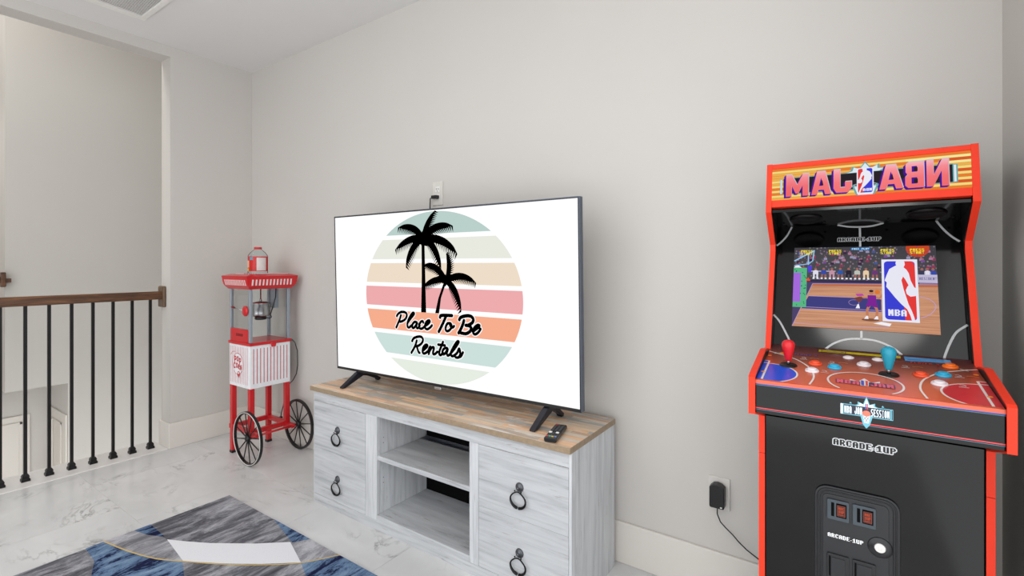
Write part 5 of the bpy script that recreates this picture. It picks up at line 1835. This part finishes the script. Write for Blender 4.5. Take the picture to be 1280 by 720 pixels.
joystick(-0.1665, 0.1390, mat('joystick_red', (214, 24, 36), 0.35), 'red bat-top joystick')
joystick(0.0455, 0.1465, mat('joystick_teal', (24, 150, 178), 0.35), 'turquoise bat-top joystick')
b_or, b_re, b_bl, b_wh = mat('button_orange', (244, 112, 24), 0.3), mat('button_vermilion', (240, 82, 40), 0.3), mat('button_cyan', (40, 172, 214), 0.3), mat('button_white', (232, 224, 228), 0.3)
for (u, v, m, s_, lb_) in ((-0.1070, .1740, b_re, 1, 'vermilion push button'), (-0.1115, .1130, b_wh, 1, 'white push button'), (-0.0645, .1590, b_bl, 1, 'cyan push button'), (-0.0018, .2030, b_wh, 1, 'white push button'),
                           (0.1715, .2540, b_or, 1, 'orange push button'), (0.1075, .1660, b_re, 1, 'vermilion push button'), (0.1495, .1820, b_bl, 1, 'cyan push button'), (0.1350, .1150, b_wh, 1, 'white push button'),
                           (-0.0345, .2560, b_wh, 0.82, 'small white start button'), (0.0290, .2610, b_wh, 0.82, 'small white start button')):
    c = dk3(u, v)
    r_ = 0.0155 * s_
    h_ = 1.0 if s_ == 1 else 0.55
    bt = B().lathe([(0.0, 0.0035 * h_), (r_ * 0.72, 0.0035 * h_), (r_ * 0.78, 0.0050 * h_), (r_ * 0.9, 0.0045 * h_), (r_, 0.0018 * h_), (r_, 0.0001)], c, tuple(dn), 28).build('button', m, arc, label=lb_)
    B().lathe([(0.0, 0.0088 * h_), (r_ * 0.5, 0.0086 * h_), (r_ * 0.64, 0.0074 * h_), (r_ * 0.68, 0.005 * h_), (r_ * 0.68, 0.0036 * h_)], c, tuple(dn), 24).build('plunger', m, bt)

# lower front: logo and coin door
KB = 0.9885
BSO = (KB * 0.037, 1.4969, 1.25 - KB * 1.25)


def bs(u, z):
    return (KB * (0.037 + u), 1.25 + KB * (z - 1.25))


pa = Art(BSO, (1, 0, 0), (0, 0, 1), eps=0.0003, k=KB)
pixtext(pa, 'ARCADE-1UP', -0.0670, .7835, 0.0610, .7985, mat('logo_white_print', (236, 238, 240), 0.3), 1, grow=3)
pixtext(pa, 'ARCADE-1UP', -0.0670, .7835, 0.0610, .7985, M_txtk, 3)
pa.build('front_print', front_panel, label='white outlined maker lettering')


def rrect(x0, x1, z0, z1, r, n=6):
    out = []
    for cx, cz, s in ((x1 - r, z1 - r, 0), (x0 + r, z1 - r, 90), (x0 + r, z0 + r, 180), (x1 - r, z0 + r, 270)):
        for i in range(n + 1):
            t = math.radians(s + 90 * i / n)
            out.append((cx + r * math.cos(t), cz + r * math.sin(t)))
    return out


def ringtube(name, pts, y, r, m, parent, lab=None):
    return B().tube([(x, y, z) for x, z in pts], r, 6, closed=True).build(name, m, parent, label=lab)


ox0, oz1 = bs(-0.108, 0.674)
ox1, oz0 = bs(0.069, 0.405)
M_door = mat('coin_door_black', (26, 27, 30), 0.32, spec=0.5)
cd = B().prism(rrect(ox0, ox1, oz0, oz1, 0.030), 1, 1.4905, 1.4968).build('coin_door', M_door, arc, bevel=0.0015, label='raised black coin door')
ringtube('ridge', rrect(ox0 + 0.007, ox1 - 0.007, oz0 + 0.007, oz1 - 0.007, 0.024), 1.4903, 0.0024, M_door, cd)
ringtube('ridge', rrect(ox0 + 0.013, ox1 - 0.013, oz0 + 0.013, oz1 - 0.013, 0.019), 1.4903, 0.0016, M_door, cd)
x0_, z1_ = bs(-0.0905, 0.6545)
x1_, z0_ = bs(0.0470, 0.425)
B().prism(rrect(x0_, x1_, z0_, z1_, 0.012), 1, 1.4880, 1.4904).build('door_plate', mat('coin_plate', (30, 31, 35), 0.38), cd, bevel=0.0015)
lx, lz = bs(0.0294, 0.5500)
B().lathe([(0.0, 0.0048), (0.0235, 0.0048), (0.0250, 0.0030), (0.0250, 0.0)], (lx, 1.4904, lz), (0, -1, 0), 32).build('lock_boss', M_door, cd)
B().lathe([(0.0, 0.0030), (0.004, 0.0030), (0.0045, 0.0022), (0.0085, 0.0026), (0.0105, 0.0022), (0.0118, 0.0)], (lx, 1.4855, lz), (0, -1, 0), 28).build('lock', M_white, cd, label='round white lock cap')
for (u0, u1, z0c, z1c) in ((-0.0805, -0.0335, 0.5925, 0.6440), (-0.0262, 0.0212, 0.5925, 0.6440)):
    a0, c1 = bs(u0, z1c)
    a1, c0 = bs(u1, z0c)
    cu = B().prism(rrect(a0, a1, c0, c1, 0.003, 3), 1, 1.4835, 1.4878).build('coin_slot_unit', mat('coin_unit_grey', (62, 72, 80), 0.3, noise=0.02), cd, bevel=0.001, label='slate grey coin slot unit')
    w_ = a1 - a0
    box('slot', a0 + 0.19 * w_, a0 + 0.33 * w_, 1.4832, 1.4836, c0 + 0.009, c1 - 0.007, M_dark, cu)
    box('slot', a0 + 0.42 * w_, a1 - 0.11 * w_, 1.4830, 1.4836, c0 + 0.009, c1 - 0.007, M_dark, cu)
    cb_ = B()
    cb_.box(a0 + 0.46 * w_, a1 - 0.16 * w_, 1.4815, 1.4832, c0 + 0.0125, c1 - 0.0105)
    bt_ = cb_.build('lit_button', mat('coin_button_dark', (50, 18, 12), 0.3), cu, label='dark red coin button')
    qa = Art(((a0 + 0.46 * w_), 1.4814, c0 + 0.0125), (1, 0, 0), (0, 0, 1), eps=0.0002)
    W_, H_ = (a1 - 0.16 * w_) - (a0 + 0.46 * w_), (c1 - 0.0105) - (c0 + 0.0125)
    orr = glow('coin_orange', (226, 96, 64), 0.75)
    qa.stroke([(0.0012, 0.0012), (W_ - 0.0012, 0.0012), (W_ - 0.0012, H_ - 0.0012), (0.0012, H_ - 0.0012)], 0.0009, orr, 1, smooth=False, closed=True, caps=False)
    pixtext(qa, 'ARC', 0.003, H_ * 0.62, W_ - 0.003, H_ * 0.86, orr, 1)
    pixtext(qa, '1UP', 0.003, H_ * 0.30, W_ - 0.003, H_ * 0.56, orr, 1)
    qa.rect(0.003, H_ * 0.14, W_ - 0.004, H_ * 0.20, orr, 1)
    qa.build('button_print', bt_) if False else qa.build('button_print', cu, label='orange lettering')
for (u0, u1) in ((-0.0805, -0.0335), (-0.0262, 0.0212)):
    a0, c1 = bs(u0, 0.504)
    a1, c0 = bs(u1, 0.440)
    cu = B().prism(rrect(a0, a1, c0, c1, 0.003, 3), 1, 1.4835, 1.4878).build('coin_return', M_door, cd, bevel=0.001)
    box('flap', a0 + 0.008, a1 - 0.008, 1.4815, 1.4834, c0 + 0.006, c1 - 0.008, mat('coin_plate', (30, 31, 35), 0.38), cu, bevel=0.001)
    box('gap', a0 + 0.004, a0 + 0.0075, 1.4832, 1.4836, c0 + 0.006, c1 - 0.006, M_dark, cu)
pd = Art((BSO[0], 1.4879, BSO[2]), (1, 0, 0), (0, 0, 1), eps=0.0003, k=KB)
pixtext(pd, 'ARCADE-1UP', -0.0790, .5455, -0.0040, .5555, M_txtk, 1, grow=2)
pixtext(pd, 'ARCADE-1UP', -0.0790, .5455, -0.0040, .5555, mat('logo_white_print', (236, 238, 240), 0.3), 3)
pd.build('door_print', cd, label='small white maker lettering')
